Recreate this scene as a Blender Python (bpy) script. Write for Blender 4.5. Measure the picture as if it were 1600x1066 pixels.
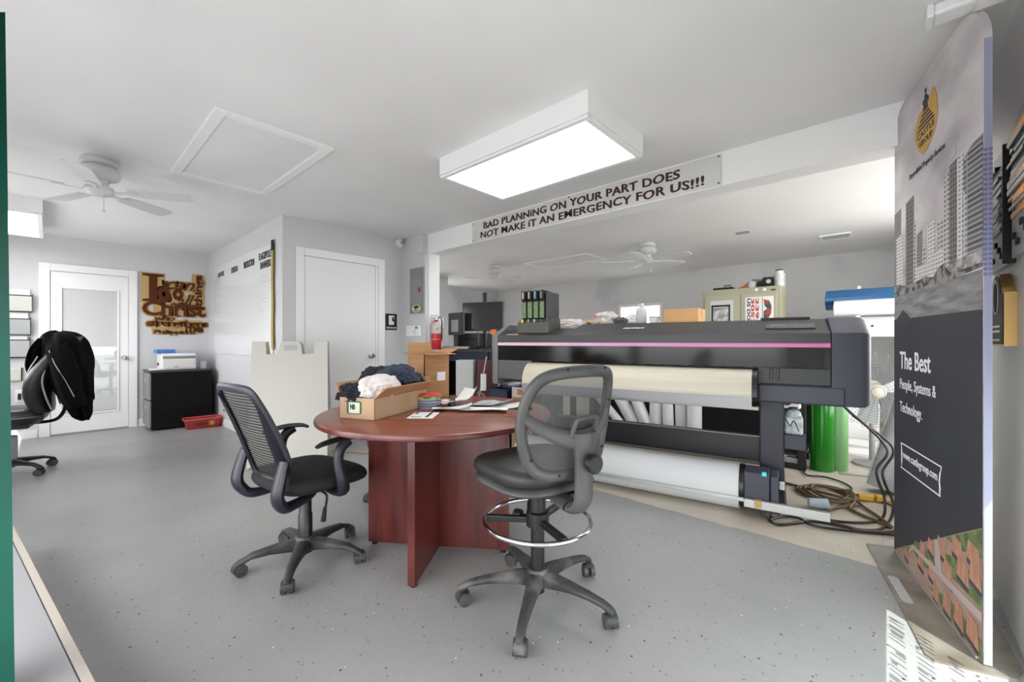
import bpy, bmesh, math, random
from mathutils import Vector, Matrix, noise
random.seed(7)
PI = math.pi
SC = bpy.context.scene
COL = SC.collection
for o in list(bpy.data.objects):
    bpy.data.objects.remove(o, do_unlink=True)

# ------------------------------------------------------------------ camera, world, sun, exposure
CAMZ = 1.15
cam_d = bpy.data.cameras.new('camera'); cam = bpy.data.objects.new('camera', cam_d); COL.objects.link(cam)
cam.location = (0, 0, CAMZ); cam.rotation_euler = (PI / 2, 0, math.radians(42))
cam_d.sensor_fit = 'HORIZONTAL'; cam_d.sensor_width = 36; cam_d.lens = 650 / 1600 * 36
cam_d.clip_start = 0.05; cam_d.clip_end = 100
SC.camera = cam
SC.view_settings.view_transform = 'Standard'; SC.view_settings.look = 'None'
SC.view_settings.gamma = 1; SC.view_settings.use_curve_mapping = False
SC.view_settings.exposure = 0.52
world = bpy.data.worlds.new('sky'); SC.world = world; world.use_nodes = True
world.node_tree.nodes['Background'].inputs[0].default_value = (.985, .99, 1, 1)
world.node_tree.nodes['Background'].inputs[1].default_value = 5.6
sun_d = bpy.data.lights.new('sun', 'SUN'); sun_d.energy = 6.5; sun_d.angle = 0.006; sun_d.color = (1, .97, .92)
sun = bpy.data.objects.new('sun', sun_d); COL.objects.link(sun)
_az = Vector((-.78, .62, 0)).normalized(); _el = math.radians(59.5)
_dir = Vector((_az.x * math.cos(_el), _az.y * math.cos(_el), -math.sin(_el)))
sun.rotation_euler = _dir.to_track_quat('-Z', 'Y').to_euler()
LAMP = 5.0            # emission of the ceiling light diffusers

# ------------------------------------------------------------------ materials
def lin(c):
    f = lambda v: v / 12.92 if v <= .04045 else ((v + .055) / 1.055) ** 2.4
    return tuple(f(x / 255.0) for x in c[:3]) + (1,)
MATS = {}
def nd(nt, t, **kw):
    n = nt.nodes.new(t)
    for k, v in kw.items(): setattr(n, k, v)
    return n
def mat(name, c, r=.5, metal=0, spec=.5, var=0, scale=8, bump=0, bscale=60, c2=None, alpha=1, emit=0, trans=0, stretch=None, detail=4, sheen=0, thr=None, coat=0):
    """principled material; var/c2 = noise colour variation; bump = fine relief."""
    if name in MATS: return MATS[name]
    m = bpy.data.materials.new(name); m.use_nodes = True; nt = m.node_tree
    b = nt.nodes['Principled BSDF']; L = nt.links.new
    b.inputs['Base Color'].default_value = lin(c); b.inputs['Roughness'].default_value = r
    b.inputs['Metallic'].default_value = metal; b.inputs['Specular IOR Level'].default_value = spec
    b.inputs['Alpha'].default_value = alpha
    if coat: b.inputs['Coat Weight'].default_value = coat; b.inputs['Coat Roughness'].default_value = .15
    if sheen: b.inputs['Sheen Weight'].default_value = sheen
    if trans: b.inputs['Transmission Weight'].default_value = trans
    if emit:
        b.inputs['Emission Color'].default_value = lin(c); b.inputs['Emission Strength'].default_value = emit
    tc = nd(nt, 'ShaderNodeTexCoord')
    src = tc.outputs['Object']
    if stretch:
        mp = nd(nt, 'ShaderNodeMapping'); mp.inputs['Scale'].default_value = stretch; L(src, mp.inputs[0]); src = mp.outputs[0]
    if var or c2:
        n = nd(nt, 'ShaderNodeTexNoise'); n.inputs['Scale'].default_value = scale; n.inputs['Detail'].default_value = detail
        L(src, n.inputs['Vector'])
        rp = nd(nt, 'ShaderNodeValToRGB')
        a = lin(c); d = lin(c2) if c2 else tuple(max(0, x * (1 - var)) for x in a[:3]) + (1,)
        lo, hi = thr or (.35, .65)
        rp.color_ramp.elements[0].position = lo; rp.color_ramp.elements[1].position = hi
        rp.color_ramp.elements[0].color = d; rp.color_ramp.elements[1].color = a
        L(n.outputs[0], rp.inputs[0]); L(rp.outputs[0], b.inputs['Base Color'])
    if bump:
        n2 = nd(nt, 'ShaderNodeTexNoise'); n2.inputs['Scale'].default_value = bscale; n2.inputs['Detail'].default_value = 5
        L(src, n2.inputs['Vector'])
        bp = nd(nt, 'ShaderNodeBump'); bp.inputs['Strength'].default_value = bump; bp.inputs['Distance'].default_value = .01
        L(n2.outputs[0], bp.inputs['Height']); L(bp.outputs[0], b.inputs['Normal'])
    MATS[name] = m
    return m

M_white = mat('white_paint', (238, 238, 238), .45)
M_ceil = mat('ceiling_paint', (234, 234, 234), .7, c2=(226, 226, 226), scale=.9, bump=.1, bscale=20)
M_wall = mat('grey_wall_paint', (207, 207, 209), .7, bump=.05, bscale=60)
M_wallp = mat('patched_wall_paint', (196, 196, 200), .75, c2=(212, 212, 213), scale=1.3, thr=(.5, .62), bump=.06, bscale=40)
M_trim = mat('white_trim', (238, 238, 238), .4)
M_black = mat('black_plastic', (26, 26, 28), .42, var=.25, scale=20)
M_blk2 = mat('matt_black', (20, 20, 21), .7)
M_dust = mat('dusty_black_plastic', (42, 42, 43), .55, c2=(84, 82, 80), scale=9, thr=(.28, .52))
M_chrome = mat('chrome', (220, 220, 222), .12, metal=1)
M_alu = mat('brushed_aluminium', (196, 197, 196), .32, metal=.75)
M_card = mat('cardboard', (178, 136, 94), .8, c2=(164, 122, 82), scale=6, stretch=(1, 1, 8))
M_cardin = mat('cardboard_inner', (176, 135, 94), .85)
M_paper = mat('white_paper', (236, 235, 233), .75)
M_gold = mat('gold_metal', (186, 152, 98), .3, metal=.85)
M_rub = mat('caster_rubber', (30, 30, 31), .5, c2=(70, 68, 66), scale=30, thr=(.5, .8))

def floor_material():
    m = bpy.data.materials.new('painted_concrete'); m.use_nodes = True; nt = m.node_tree; L = nt.links.new
    b = nt.nodes['Principled BSDF']; b.inputs['Roughness'].default_value = .33
    tc = nd(nt, 'ShaderNodeTexCoord'); sp = nd(nt, 'ShaderNodeSeparateXYZ'); L(tc.outputs['Object'], sp.inputs[0])
    def noi(s, d=4, rough=.5):
        n = nd(nt, 'ShaderNodeTexNoise'); n.inputs['Scale'].default_value = s; n.inputs['Detail'].default_value = d
        n.inputs['Roughness'].default_value = rough; L(tc.outputs['Object'], n.inputs['Vector']); return n.outputs[0]
    def ramp(src, lo, hi, a, c):
        r = nd(nt, 'ShaderNodeValToRGB'); r.color_ramp.elements[0].position = lo; r.color_ramp.elements[1].position = hi
        r.color_ramp.elements[0].color = a; r.color_ramp.elements[1].color = c; L(src, r.inputs[0]); return r.outputs[0]
    def mix(f, a, c):
        x = nd(nt, 'ShaderNodeMix', data_type='RGBA'); L(f, x.inputs[0])
        for s, i in ((a, 6), (c, 7)):
            if isinstance(s, tuple): x.inputs[i].default_value = s
            else: L(s, x.inputs[i])
        return x.outputs[2]
    k0, k1 = (0, 0, 0, 1), (1, 1, 1, 1)
    base = ramp(noi(1.1), .3, .7, lin((140, 140, 140)), lin((154, 154, 153)))
    # dark and light chips scattered over the paint
    def chips(scale, r, dens, dscale):
        v = nd(nt, 'ShaderNodeTexVoronoi'); v.inputs['Scale'].default_value = scale; v.inputs['Randomness'].default_value = 1
        L(tc.outputs['Object'], v.inputs['Vector'])
        s = nd(nt, 'ShaderNodeMath', operation='LESS_THAN'); L(v.outputs['Distance'], s.inputs[0]); s.inputs[1].default_value = r
        sc = nd(nt, 'ShaderNodeSeparateColor'); L(v.outputs['Color'], sc.inputs[0])
        d = nd(nt, 'ShaderNodeMath', operation='LESS_THAN'); L(sc.outputs[0], d.inputs[0]); d.inputs[1].default_value = dens
        q = nd(nt, 'ShaderNodeMath', operation='MULTIPLY'); L(s.outputs[0], q.inputs[0]); L(d.outputs[0], q.inputs[1]); return q.outputs[0]
    base = mix(chips(26, .13, .16, 1), base, lin((62, 62, 64)))
    base = mix(chips(44, .15, .24, 1), base, lin((88, 88, 90)))
    base = mix(chips(31, .10, .06, 1), base, lin((226, 226, 224)))
    # bare tan terrazzo behind the paint edge
    tan = ramp(noi(2.2, 6), .3, .7, lin((182, 171, 155)), lin((205, 197, 184)))
    tan = mix(chips(60, .2, .3, 1), tan, lin((120, 108, 96)))
    e = nd(nt, 'ShaderNodeMath', operation='MULTIPLY_ADD'); L(noi(9, 5), e.inputs[0]); e.inputs[1].default_value = .05; L(sp.outputs[1], e.inputs[2])
    g = nd(nt, 'ShaderNodeMath', operation='GREATER_THAN'); L(e.outputs[0], g.inputs[0]); g.inputs[1].default_value = 2.845
    col = mix(g.outputs[0], base, tan)
    L(col, b.inputs['Base Color'])
    rr = nd(nt, 'ShaderNodeMapRange'); L(noi(3, 5), rr.inputs[0]); rr.inputs[3].default_value = .26; rr.inputs[4].default_value = .46
    L(rr.outputs[0], b.inputs['Roughness'])
    bp = nd(nt, 'ShaderNodeBump'); bp.inputs['Strength'].default_value = .12; bp.inputs['Distance'].default_value = .01
    L(noi(35, 5), bp.inputs['Height']); L(bp.outputs[0], b.inputs['Normal'])
    return m

def thin_glass(name, tint=(245, 250, 248)):
    m = bpy.data.materials.new(name); m.use_nodes = True; nt = m.node_tree; nt.nodes.remove(nt.nodes['Principled BSDF'])
    tr = nd(nt, 'ShaderNodeBsdfTransparent'); gl = nd(nt, 'ShaderNodeBsdfGlossy'); mx = nd(nt, 'ShaderNodeMixShader')
    tr.inputs[0].default_value = lin(tint); gl.inputs['Roughness'].default_value = .02; mx.inputs[0].default_value = .06
    L = nt.links.new; L(tr.outputs[0], mx.inputs[1]); L(gl.outputs[0], mx.inputs[2]); L(mx.outputs[0], nt.nodes['Material Output'].inputs[0])
    return m
def wood_material(name, ca, cb, r=.3, st=(9, 9, .9), det=8, dist=.8):
    m = bpy.data.materials.new(name); m.use_nodes = True; nt = m.node_tree; L = nt.links.new
    b = nt.nodes['Principled BSDF']; b.inputs['Roughness'].default_value = r
    tc = nd(nt, 'ShaderNodeTexCoord'); mp = nd(nt, 'ShaderNodeMapping'); mp.inputs['Scale'].default_value = st; L(tc.outputs['Object'], mp.inputs[0])
    n = nd(nt, 'ShaderNodeTexNoise'); n.inputs['Scale'].default_value = 2.4; n.inputs['Detail'].default_value = det; n.inputs['Distortion'].default_value = dist
    L(mp.outputs[0], n.inputs['Vector'])
    rp = nd(nt, 'ShaderNodeValToRGB'); rp.color_ramp.elements[0].position = .3; rp.color_ramp.elements[1].position = .7
    rp.color_ramp.elements[0].color = lin(ca); rp.color_ramp.elements[1].color = lin(cb)
    L(n.outputs[0], rp.inputs[0]); L(rp.outputs[0], b.inputs['Base Color'])
    return m

def mesh_fabric(name, c, hole, axis=2, freq=300, slat=False):
    """woven mesh: threads with see-through gaps"""
    m = bpy.data.materials.new(name); m.use_nodes = True; nt = m.node_tree; L = nt.links.new
    b = nt.nodes['Principled BSDF']; b.inputs['Base Color'].default_value = lin(c); b.inputs['Roughness'].default_value = .6
    if slat:
        tc = nd(nt, 'ShaderNodeTexCoord'); sp = nd(nt, 'ShaderNodeSeparateXYZ'); L(tc.outputs['Object'], sp.inputs[0])
        a = nd(nt, 'ShaderNodeMath', operation='MULTIPLY'); L(sp.outputs[axis], a.inputs[0]); a.inputs[1].default_value = freq
        s = nd(nt, 'ShaderNodeMath', operation='SINE'); L(a.outputs[0], s.inputs[0])
        mr = nd(nt, 'ShaderNodeMapRange'); L(s.outputs[0], mr.inputs[0]); mr.inputs[1].default_value = -.3; mr.inputs[2].default_value = .3
        mr.inputs[3].default_value = 1 - hole; mr.inputs[4].default_value = 1.0
        L(mr.outputs[0], b.inputs['Alpha'])
    else:
        b.inputs['Alpha'].default_value = 1 - hole
    return m

def window_material(name, dark, light, sx, sz, frac=.6):
    """printed building facade: rows of window panes"""
    m = bpy.data.materials.new(name); m.use_nodes = True; nt = m.node_tree; L = nt.links.new
    b = nt.nodes['Principled BSDF']; b.inputs['Roughness'].default_value = .6
    tc = nd(nt, 'ShaderNodeTexCoord'); sp = nd(nt, 'ShaderNodeSeparateXYZ'); L(tc.outputs['Object'], sp.inputs[0])
    cb = nd(nt, 'ShaderNodeCombineXYZ'); L(sp.outputs[0], cb.inputs[0]); L(sp.outputs[2], cb.inputs[1])
    br = nd(nt, 'ShaderNodeTexBrick'); L(cb.outputs[0], br.inputs['Vector'])
    br.offset = 0; br.inputs['Scale'].default_value = 1; br.inputs['Brick Width'].default_value = sx; br.inputs['Row Height'].default_value = sz
    br.inputs['Mortar Size'].default_value = min(sx, sz) * (1 - frac) * .5; br.inputs['Color1'].default_value = lin(dark)
    br.inputs['Color2'].default_value = lin(tuple((d * .6 + l * .4) for d, l in zip(dark, light))); br.inputs['Mortar'].default_value = lin(light)
    L(br.outputs[0], b.inputs['Base Color'])
    return m

# ------------------------------------------------------------------ geometry helpers
RM = {}
def rootm(loc, rz): return Matrix.Translation(Vector(loc)) @ Matrix.Rotation(rz, 4, 'Z')
def thing(name, label, cat, loc=(0, 0, 0), rotz=0, group=None):
    o = bpy.data.objects.new(name, None); COL.objects.link(o); o.empty_display_size = .1
    o.location = loc; o.rotation_euler = (0, 0, rotz); o['label'] = label; o['category'] = cat
    if group: o['group'] = group
    RM[o.name] = rootm(loc, rotz)
    return o
def tag(o, label, cat, group=None):
    o['label'] = label; o['category'] = cat
    if group: o['group'] = group
    return o
def mk(name, bm, m, parent=None, world=False, smooth=False, angle=40, label=None, keep=False):
    """link a bmesh as one mesh object; world=True: its vertices are in world space"""
    if parent is not None:
        rm = RM.get(parent.name, Matrix.Identity(4))
        if world: bm.transform(rm.inverted())
        loc = None
    else:
        rm = Matrix.Identity(4)
        if bm.verts and not keep:
            xs = [v.co for v in bm.verts]
            loc = Vector((sum((min(v[i] for v in xs), max(v[i] for v in xs))) / 2 for i in range(3)))
            loc.z = min(v.z for v in xs)
            bm.transform(Matrix.Translation(-loc)); rm = Matrix.Translation(loc)
        else: loc = Vector((0, 0, 0))
    me = bpy.data.meshes.new(name); bm.to_mesh(me); bm.free()
    if m is not None: me.materials.append(m)
    if smooth:
        for p in me.polygons: p.use_smooth = True
        me.set_sharp_from_angle(angle=math.radians(angle))
    o = bpy.data.objects.new(name, me); COL.objects.link(o)
    if parent is not None: o.parent = parent
    else: o.location = loc
    RM[o.name] = rm
    if label: o['label'] = label
    return o
def struct(name, bm, m, smooth=False):
    o = mk(name, bm, m, smooth=smooth, keep=True); o['kind'] = 'structure'; return o
def B(): return bmesh.new()
def box(bm, lo, hi, bev=0, seg=2, mtx=None):
    lo = Vector(lo); hi = Vector(hi); c = (lo + hi) / 2; s = hi - lo
    r = bmesh.ops.create_cube(bm, size=1, matrix=Matrix.Translation(c) @ Matrix.Diagonal((abs(s.x), abs(s.y), abs(s.z), 1)))
    vs = r['verts']
    if bev:
        es = list({e for v in vs for e in v.link_edges})
        rr = bmesh.ops.bevel(bm, geom=es, offset=bev, segments=seg, profile=.5, affect='EDGES', clamp_overlap=True)
        vs = list({v for f in rr['faces'] for v in f.verts} | {v for v in vs if v.is_valid})
    if mtx is not None: bmesh.ops.transform(bm, matrix=mtx, verts=vs)
    return vs
def frame(o, x, y, z):
    """matrix from an origin and three axes"""
    m = Matrix.Identity(4)
    for i, a in enumerate((x, y, z, o)):
        for j in range(3): m[j][i] = a[j]
    return m
def cyl(bm, a, b, r, n=16, r2=None, caps=True):
    a = Vector(a); b = Vector(b); d = b - a
    q = Vector((0, 0, 1)).rotation_difference(d.normalized()).to_matrix().to_4x4()
    return bmesh.ops.create_cone(bm, cap_ends=caps, segments=n, radius1=r, radius2=r if r2 is None else r2, depth=d.length,
                          matrix=Matrix.Translation((a + b) / 2) @ q)['verts']
def spline(pts, n=8, closed=False):
    P = [Vector(p) for p in pts]; N = len(P); out = []
    segs = N if closed else N - 1
    for i in range(segs):
        g = lambda k: P[k % N] if closed else P[min(max(k, 0), N - 1)]
        p0, p1, p2, p3 = g(i - 1), g(i), g(i + 1), g(i + 2)
        for k in range(n):
            t = k / n
            out.append(.5 * ((2 * p1) + (p2 - p0) * t + (2 * p0 - 5 * p1 + 4 * p2 - p3) * t * t + (3 * p1 - p0 - 3 * p2 + p3) * t ** 3))
    if not closed: out.append(P[-1])
    return out
def tube(bm, pts, r, n=8, closed=False, sub=0, flat=1.0, ref=None):
    """sweep a (flattened) circle; r may be a list; ref = axis along which the section is r*flat"""
    P = spline(pts, sub, closed) if sub else [Vector(p) for p in pts]
    N = len(P)
    R = r if isinstance(r, (list, tuple)) else None
    def rad(i):
        if R is None: return r
        t = i / max(1, N - 1) * (len(R) - 1); k = min(int(t), len(R) - 2); return R[k] + (R[k + 1] - R[k]) * (t - k)
    rings = []; up = None
    for i in range(N):
        if closed: d = P[(i + 1) % N] - P[i - 1]
        else: d = P[min(i + 1, N - 1)] - P[max(i - 1, 0)]
        if d.length < 1e-9: d = Vector((0, 0, 1))
        d.normalize()
        if ref is not None: u = Vector(ref)
        else: u = up if up is not None else (Vector((0, 0, 1)) if abs(d.z) < .9 else Vector((1, 0, 0)))
        u = u - d * u.dot(d)
        if u.length < 1e-6: u = d.orthogonal()
        u.normalize(); up = u; w = d.cross(u); rr = rad(i)
        rings.append([bm.verts.new(P[i] + u * (math.cos(2 * PI * k / n) * rr * flat) + w * (math.sin(2 * PI * k / n) * rr)) for k in range(n)])
    for i in range(N if closed else N - 1):
        a, b = rings[i], rings[(i + 1) % N]
        for k in range(n): bm.faces.new((a[k], a[(k + 1) % n], b[(k + 1) % n], b[k]))
    if not closed:
        bm.faces.new(rings[0][::-1]); bm.faces.new(rings[-1])
def lathe(bm, prof, n=24, mtx=None, a0=0, a1=2 * PI):
    full = abs(a1 - a0 - 2 * PI) < 1e-6; vs = []; rings = []
    for r, z in prof:
        if r < 1e-6: ring = [bm.verts.new((0, 0, z))]
        else: ring = [bm.verts.new((r * math.cos(a0 + (a1 - a0) * k / n), r * math.sin(a0 + (a1 - a0) * k / n), z)) for k in range(n if full else n + 1)]
        rings.append(ring); vs += ring
    for a, b in zip(rings, rings[1:]):
        m = max(len(a), len(b))
        for k in range(n):
            k2 = (k + 1) % m
            f = [a[k % len(a)], a[k2 % len(a)], b[k2 % len(b)], b[k % len(b)]]
            g = []
            for v in f:
                if v not in g: g.append(v)
            if len(g) > 2:
                try: bm.faces.new(g)
                except ValueError: pass
    if mtx is not None: bmesh.ops.transform(bm, matrix=mtx, verts=vs)
    return vs
def prism(bm, poly, h, mtx=None, z0=0):
    """extrude a 2D polygon (list of (x,y)) from z0 to z0+h"""
    a = [bm.verts.new((x, y, z0)) for x, y in poly]; b = [bm.verts.new((x, y, z0 + h)) for x, y in poly]
    n = len(a)
    bm.faces.new(a[::-1]); bm.faces.new(b)
    for i in range(n): bm.faces.new((a[i], a[(i + 1) % n], b[(i + 1) % n], b[i]))
    if mtx is not None: bmesh.ops.transform(bm, matrix=mtx, verts=a + b)
    bmesh.ops.recalc_face_normals(bm, faces=list({f for v in a + b for f in v.link_faces}))
    return a + b
def xprof(bm, prof, x0, x1):
    """extrude a (y,z) profile along x"""
    return prism(bm, prof, x1 - x0, Matrix(((0, 0, 1, x0), (1, 0, 0, 0), (0, 1, 0, 0), (0, 0, 0, 1))))
def rrect(x0, y0, x1, y1, r, n=6):
    out = []
    for cx, cy, a in ((x1 - r, y0 + r, -PI / 2), (x1 - r, y1 - r, 0), (x0 + r, y1 - r, PI / 2), (x0 + r, y0 + r, PI)):
        for k in range(n + 1): out.append((cx + r * math.cos(a + PI / 2 * k / n), cy + r * math.sin(a + PI / 2 * k / n)))
    return out
def sheet(bm, w, h, nx, ny, fn, mtx=None, thick=0):
    """grid surface: fn(u,v)->(x,y,z)"""
    g = [[bm.verts.new(fn(i / nx, j / ny)) for i in range(nx + 1)] for j in range(ny + 1)]
    fs = [bm.faces.new((g[j][i], g[j][i + 1], g[j + 1][i + 1], g[j + 1][i])) for j in range(ny) for i in range(nx)]
    vs = [v for r in g for v in r]
    if mtx is not None: bmesh.ops.transform(bm, matrix=mtx, verts=vs)
    if thick: bmesh.ops.solidify(bm, geom=fs, thickness=thick)
    return vs
def text_bm(s, o, x, y, w, h, ext=.001, bold=0, shear=0, space=1.0):
    """lettering fitted in the rectangle whose lower corner is o, along x (width w) and y (height h)"""
    cu = bpy.data.curves.new('lettering', 'FONT'); cu.body = s; cu.extrude = .01; cu.offset = bold; cu.shear = shear
    cu.space_character = space; cu.resolution_u = 3
    t = bpy.data.objects.new('lettering', cu); COL.objects.link(t)
    dg = bpy.context.evaluated_depsgraph_get()
    me = bpy.data.meshes.new_from_object(t.evaluated_get(dg))
    bm = B(); bm.from_mesh(me)
    bpy.data.objects.remove(t, do_unlink=True); bpy.data.curves.remove(cu); bpy.data.meshes.remove(me)
    xs = [v.co.x for v in bm.verts]; ys = [v.co.y for v in bm.verts]
    x0, x1, y0, y1 = min(xs), max(xs), min(ys), max(ys)
    x = Vector(x); y = Vector(y); z = x.cross(y)
    k = frame(Vector(o), x * (w / (x1 - x0)), y * (h / (y1 - y0)), z * (ext / .01))
    bm.transform(k @ Matrix.Translation((-x0, -y0, 0)))
    return bm
def copy_tree(o, parent=None):
    c = o.copy(); COL.objects.link(c)
    if parent: c.parent = parent
    for ch in list(o.children): copy_tree(ch, c)
    return c
def lump(bm, c, rad, seed, amp=.25, freq=2.2, sub=4, flatz=None, fold=0):
    r = bmesh.ops.create_icosphere(bm, subdivisions=sub, radius=1)
    off = Vector((seed * 13.1, seed * 7.7, seed * 3.3))
    for v in r['verts']:
        n = v.co.normalized(); k = 1 + amp * noise.noise(n * freq + off)
        if fold: k += fold * (1 - abs(noise.noise(n * freq * 1.9 + off * 2)) * 2.2) * .5
        p = n * k
        v.co = Vector((c[0] + p.x * rad[0], c[1] + p.y * rad[1], c[2] + p.z * rad[2]))
        if flatz is not None and v.co.z < flatz: v.co.z = flatz
    return r['verts']

# ------------------------------------------------------------------ the room
CE = 2.43
def holed(name, axis, a, b, lo, hi, holes, m):
    """wall slab between a..b on `axis` (0=x,1=y), spanning lo..hi on the other axis, with rectangular holes (u0,u1,z0,z1)"""
    bm = B(); us = sorted({lo, hi} | {h[0] for h in holes} | {h[1] for h in holes})
    for u0, u1 in zip(us, us[1:]):
        cut = [(h[2], h[3]) for h in holes if h[0] <= u0 and h[1] >= u1]
        spans = []; z = 0
        for c0, c1 in sorted(cut):
            if c0 > z: spans.append((z, c0))
            z = c1
        if z < CE: spans.append((z, CE))
        for z0, z1 in spans:
            if axis == 0: box(bm, (a, u0, z0), (b, u1, z1))
            else: box(bm, (u0, a, z0), (u1, b, z1))
    return struct(name, bm, m)
bm = B(); box(bm, (-7.7, -.9, -.1), (1.6, 7.9, 0)); struct('floor', bm, floor_material())
bm = B(); box(bm, (-7.7, -.9, CE), (.5, 7.9, CE + .1)); struct('ceiling', bm, M_ceil)
bm = B(); box(bm, (-7.6, -.9, 0), (-7.5, 1.58, CE)); struct('wall_left', bm, M_wall)
bm = B(); box(bm, (-7.6, 1.58, 0), (-4.56, 3.21, CE)); struct('wall_inner', bm, M_wall)
bm = B(); box(bm, (-4.56, 3.0, 0), (-4.1, 3.04, CE)); box(bm, (-4.56, 3.04, 0), (-4.1, 3.21, 2.2)); struct('wall_center', bm, M_wall)
holed('wall_right', 0, .37, .47, -.9, 7.9, [(.5, 2.14, 0, 1.02), (3.4, 6.2, .4, 2.36)], M_white)
holed('wall_back', 1, 7.75, 7.9, -7.7, .37, [(-4.05, -3.15, 1.0, 1.88)], M_wallp)
holed('wall_far', 0, -7.7, -7.55, 5.31, 7.75, [(5.4, 6.15, .3, 2.2)], M_wallp)  # opening added out of view to bring daylight into the back room
bm = B(); box(bm, (-7.7, 4.7, 0), (-6.5, 5.31, CE)); box(bm, (-7.7, 3.21, 0), (-7.55, 4.7, .3)); box(bm, (-7.7, 3.21, 2.25), (-7.55, 4.7, CE)); struct('wall_corner', bm, M_wall)  # unseen gap between sill and header, added to let daylight in
bm = B(); box(bm, (-40, -40, -.35), (40, 40, -.15)); struct('ground', bm,  mat('outside_concrete', (152, 152, 152), .8))
holed('wall_front', 1, -.9, -.8, -7.7, .47, [(-6.9, -4.5, .95, 1.85), (-3.3, .25, 0, 1.52)], M_white)  # unseen; left window added and header lowered to balance the daylight
bm = B(); box(bm, (-4.1, 3.04, 2.2), (.37, 3.21, CE)); struct('ceiling_beam', bm, M_white)
bm = B(); box(bm, (-4.2, 2.97, 2.2), (-4.1, 3.0, CE)); struct('trim_1', bm, M_wall)
bm = B(); box(bm, (-4.1, 3.045, 0), (-4.085, 3.205, 2.2)); struct('trim_2', bm, M_trim)
bm = B(); box(bm, (-7.5, 1.565, 0), (-4.55, 1.58, .1), .003); struct('baseboard_inner', bm, M_trim)
bm = B(); box(bm, (-4.56, 1.566, 0), (-4.545, 1.70, .1), .003); box(bm, (-4.56, 2.74, 0), (-4.545, 3.0, .1), .003); struct('baseboard_center', bm, M_trim)
bm = B(); box(bm, (-7.5, -.8, 0), (-7.485, -.1, .1), .003); box(bm, (-7.5, .79, 0), (-7.485, 1.565, .1), .003); struct('baseboard_left', bm, M_trim)

bm = B(); box(bm, (.47, 2.26, CE), (2.2, 8.0, CE + .1)); struct('sun_blocker', bm, M_white)  # added overhang out of view, keeps sun off the back room opening
# window in the far wall
t = B()
for lo, hi in (((-4.05, 7.74, 1.0), (-4.0, 7.84, 1.88)), ((-3.2, 7.74, 1.0), (-3.15, 7.84, 1.88)), ((-4.0, 7.74, 1.83), (-3.2, 7.84, 1.88)), ((-4.0, 7.74, 1.0), (-3.2, 7.84, 1.04))): box(t, lo, hi)
win = struct('window_1', t, M_trim)
M_glass = thin_glass('clear_glass')
t = B(); box(t, (-4.0, 7.79, 1.04), (-3.2, 7.796, 1.83)); mk('pane', t, M_glass, win, world=True)

# storefront glass low in the side wall, with lettering that casts the shadow on the floor
gw = B()
for lo, hi in (((.38, .5, 1.0), (.46, 2.14, 1.02)), ((.38, 2.125, 0), (.46, 2.14, 1.0)), ((.38, .5, 0), (.46, .53, 1.0))): box(gw, lo, hi)
gw = struct('window_2', gw, M_alu)
bm = B(); box(bm, (.422, .53, 0), (.426, 2.125, 1.0)); mk('pane', bm, M_glass, gw, world=True)
bm = B(); rr = random.Random(3)
for row, z in enumerate((.80, .64, .48)):
    y = 2.02 - .02 * row
    while y > 1.25:
        w = rr.uniform(.012, .03); h = .09 if row < 2 else .075
        k = rr.random()
        box(bm, (.418, y - .008, z), (.421, y, z + h))
        if k < .6: box(bm, (.418, y - w, z + h * rr.choice((0, .45, .88))), (.421, y, z + h * rr.choice((0, .45, .88)) + .012))
        y -= w + (.05 if rr.random() < .18 else .012)
tube(bm, [(.4195, 2.1, .22), (.4195, 1.95, .26), (.4195, 1.75, .20), (.4195, 1.5, .27), (.4195, 1.2, .23)], .018, 6, sub=6, flat=.1, ref=(1, 0, 0))
o = mk('lettering', bm, M_white, gw, world=True); o['kind'] = 'stuff'

# ------------------------------------------------------------------ doors
d1 = B()
for lo, hi in (((-7.5, -.09, 0), (-7.47, .0, 2.09)), ((-7.5, .70, 0), (-7.47, .785, 2.09)), ((-7.5, .0, 2.0), (-7.47, .70, 2.09))): box(d1, lo, hi, .004)
door1 = struct('door_1', d1, M_trim)
X0 = -7.492
leaf = B()
for lo, hi in (((X0, .005, .02), (X0 + .012, .075, 1.995)), ((X0, .61, .02), (X0 + .012, .695, 1.995)), ((X0, .075, 1.82), (X0 + .012, .61, 1.995)), ((X0, .075, .02), (X0 + .012, .61, .23))): box(leaf, lo, hi)
leaf = mk('leaf', leaf, M_white, door1, world=True)
bm = B()
for lo, hi in (((X0, .075, .23), (X0 + .022, .1, 1.82)), ((X0, .585, .23), (X0 + .022, .61, 1.82)), ((X0, .1, 1.795), (X0 + .022, .585, 1.82)), ((X0, .1, .23), (X0 + .022, .585, .255))): box(bm, lo, hi, .004)
mk('glazing_frame', bm, M_trim, leaf, world=True)
bm = B()
for k in range(60):
    z = .262 + k * .0256
    if z < 1.78: box(bm, (X0 - .001, .103, z), (X0 + .003, .582, z + .0235))
o = mk('blind_slats', bm, mat('blind_white', (226, 226, 227), .5), leaf, world=True)
bm = B(); box(bm, (X0 + .007, .1, .255), (X0 + .010, .585, 1.795))
mk('pane', bm, thin_glass('door_glass', (253, 253, 253)), leaf, world=True)
bm = B(); lathe(bm, [(.0, 0), (.03, 0), (.03, .008), (.012, .012), (.012, .04), (.03, .05), (.032, .065), (.02, .08), (0, .082)], 20, Matrix.Translation((X0 + .012, .655, .93)) @ Matrix.Rotation(PI / 2, 4, 'Y'))
mk('door_knob', bm, M_chrome, leaf, world=True, smooth=True)

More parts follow.
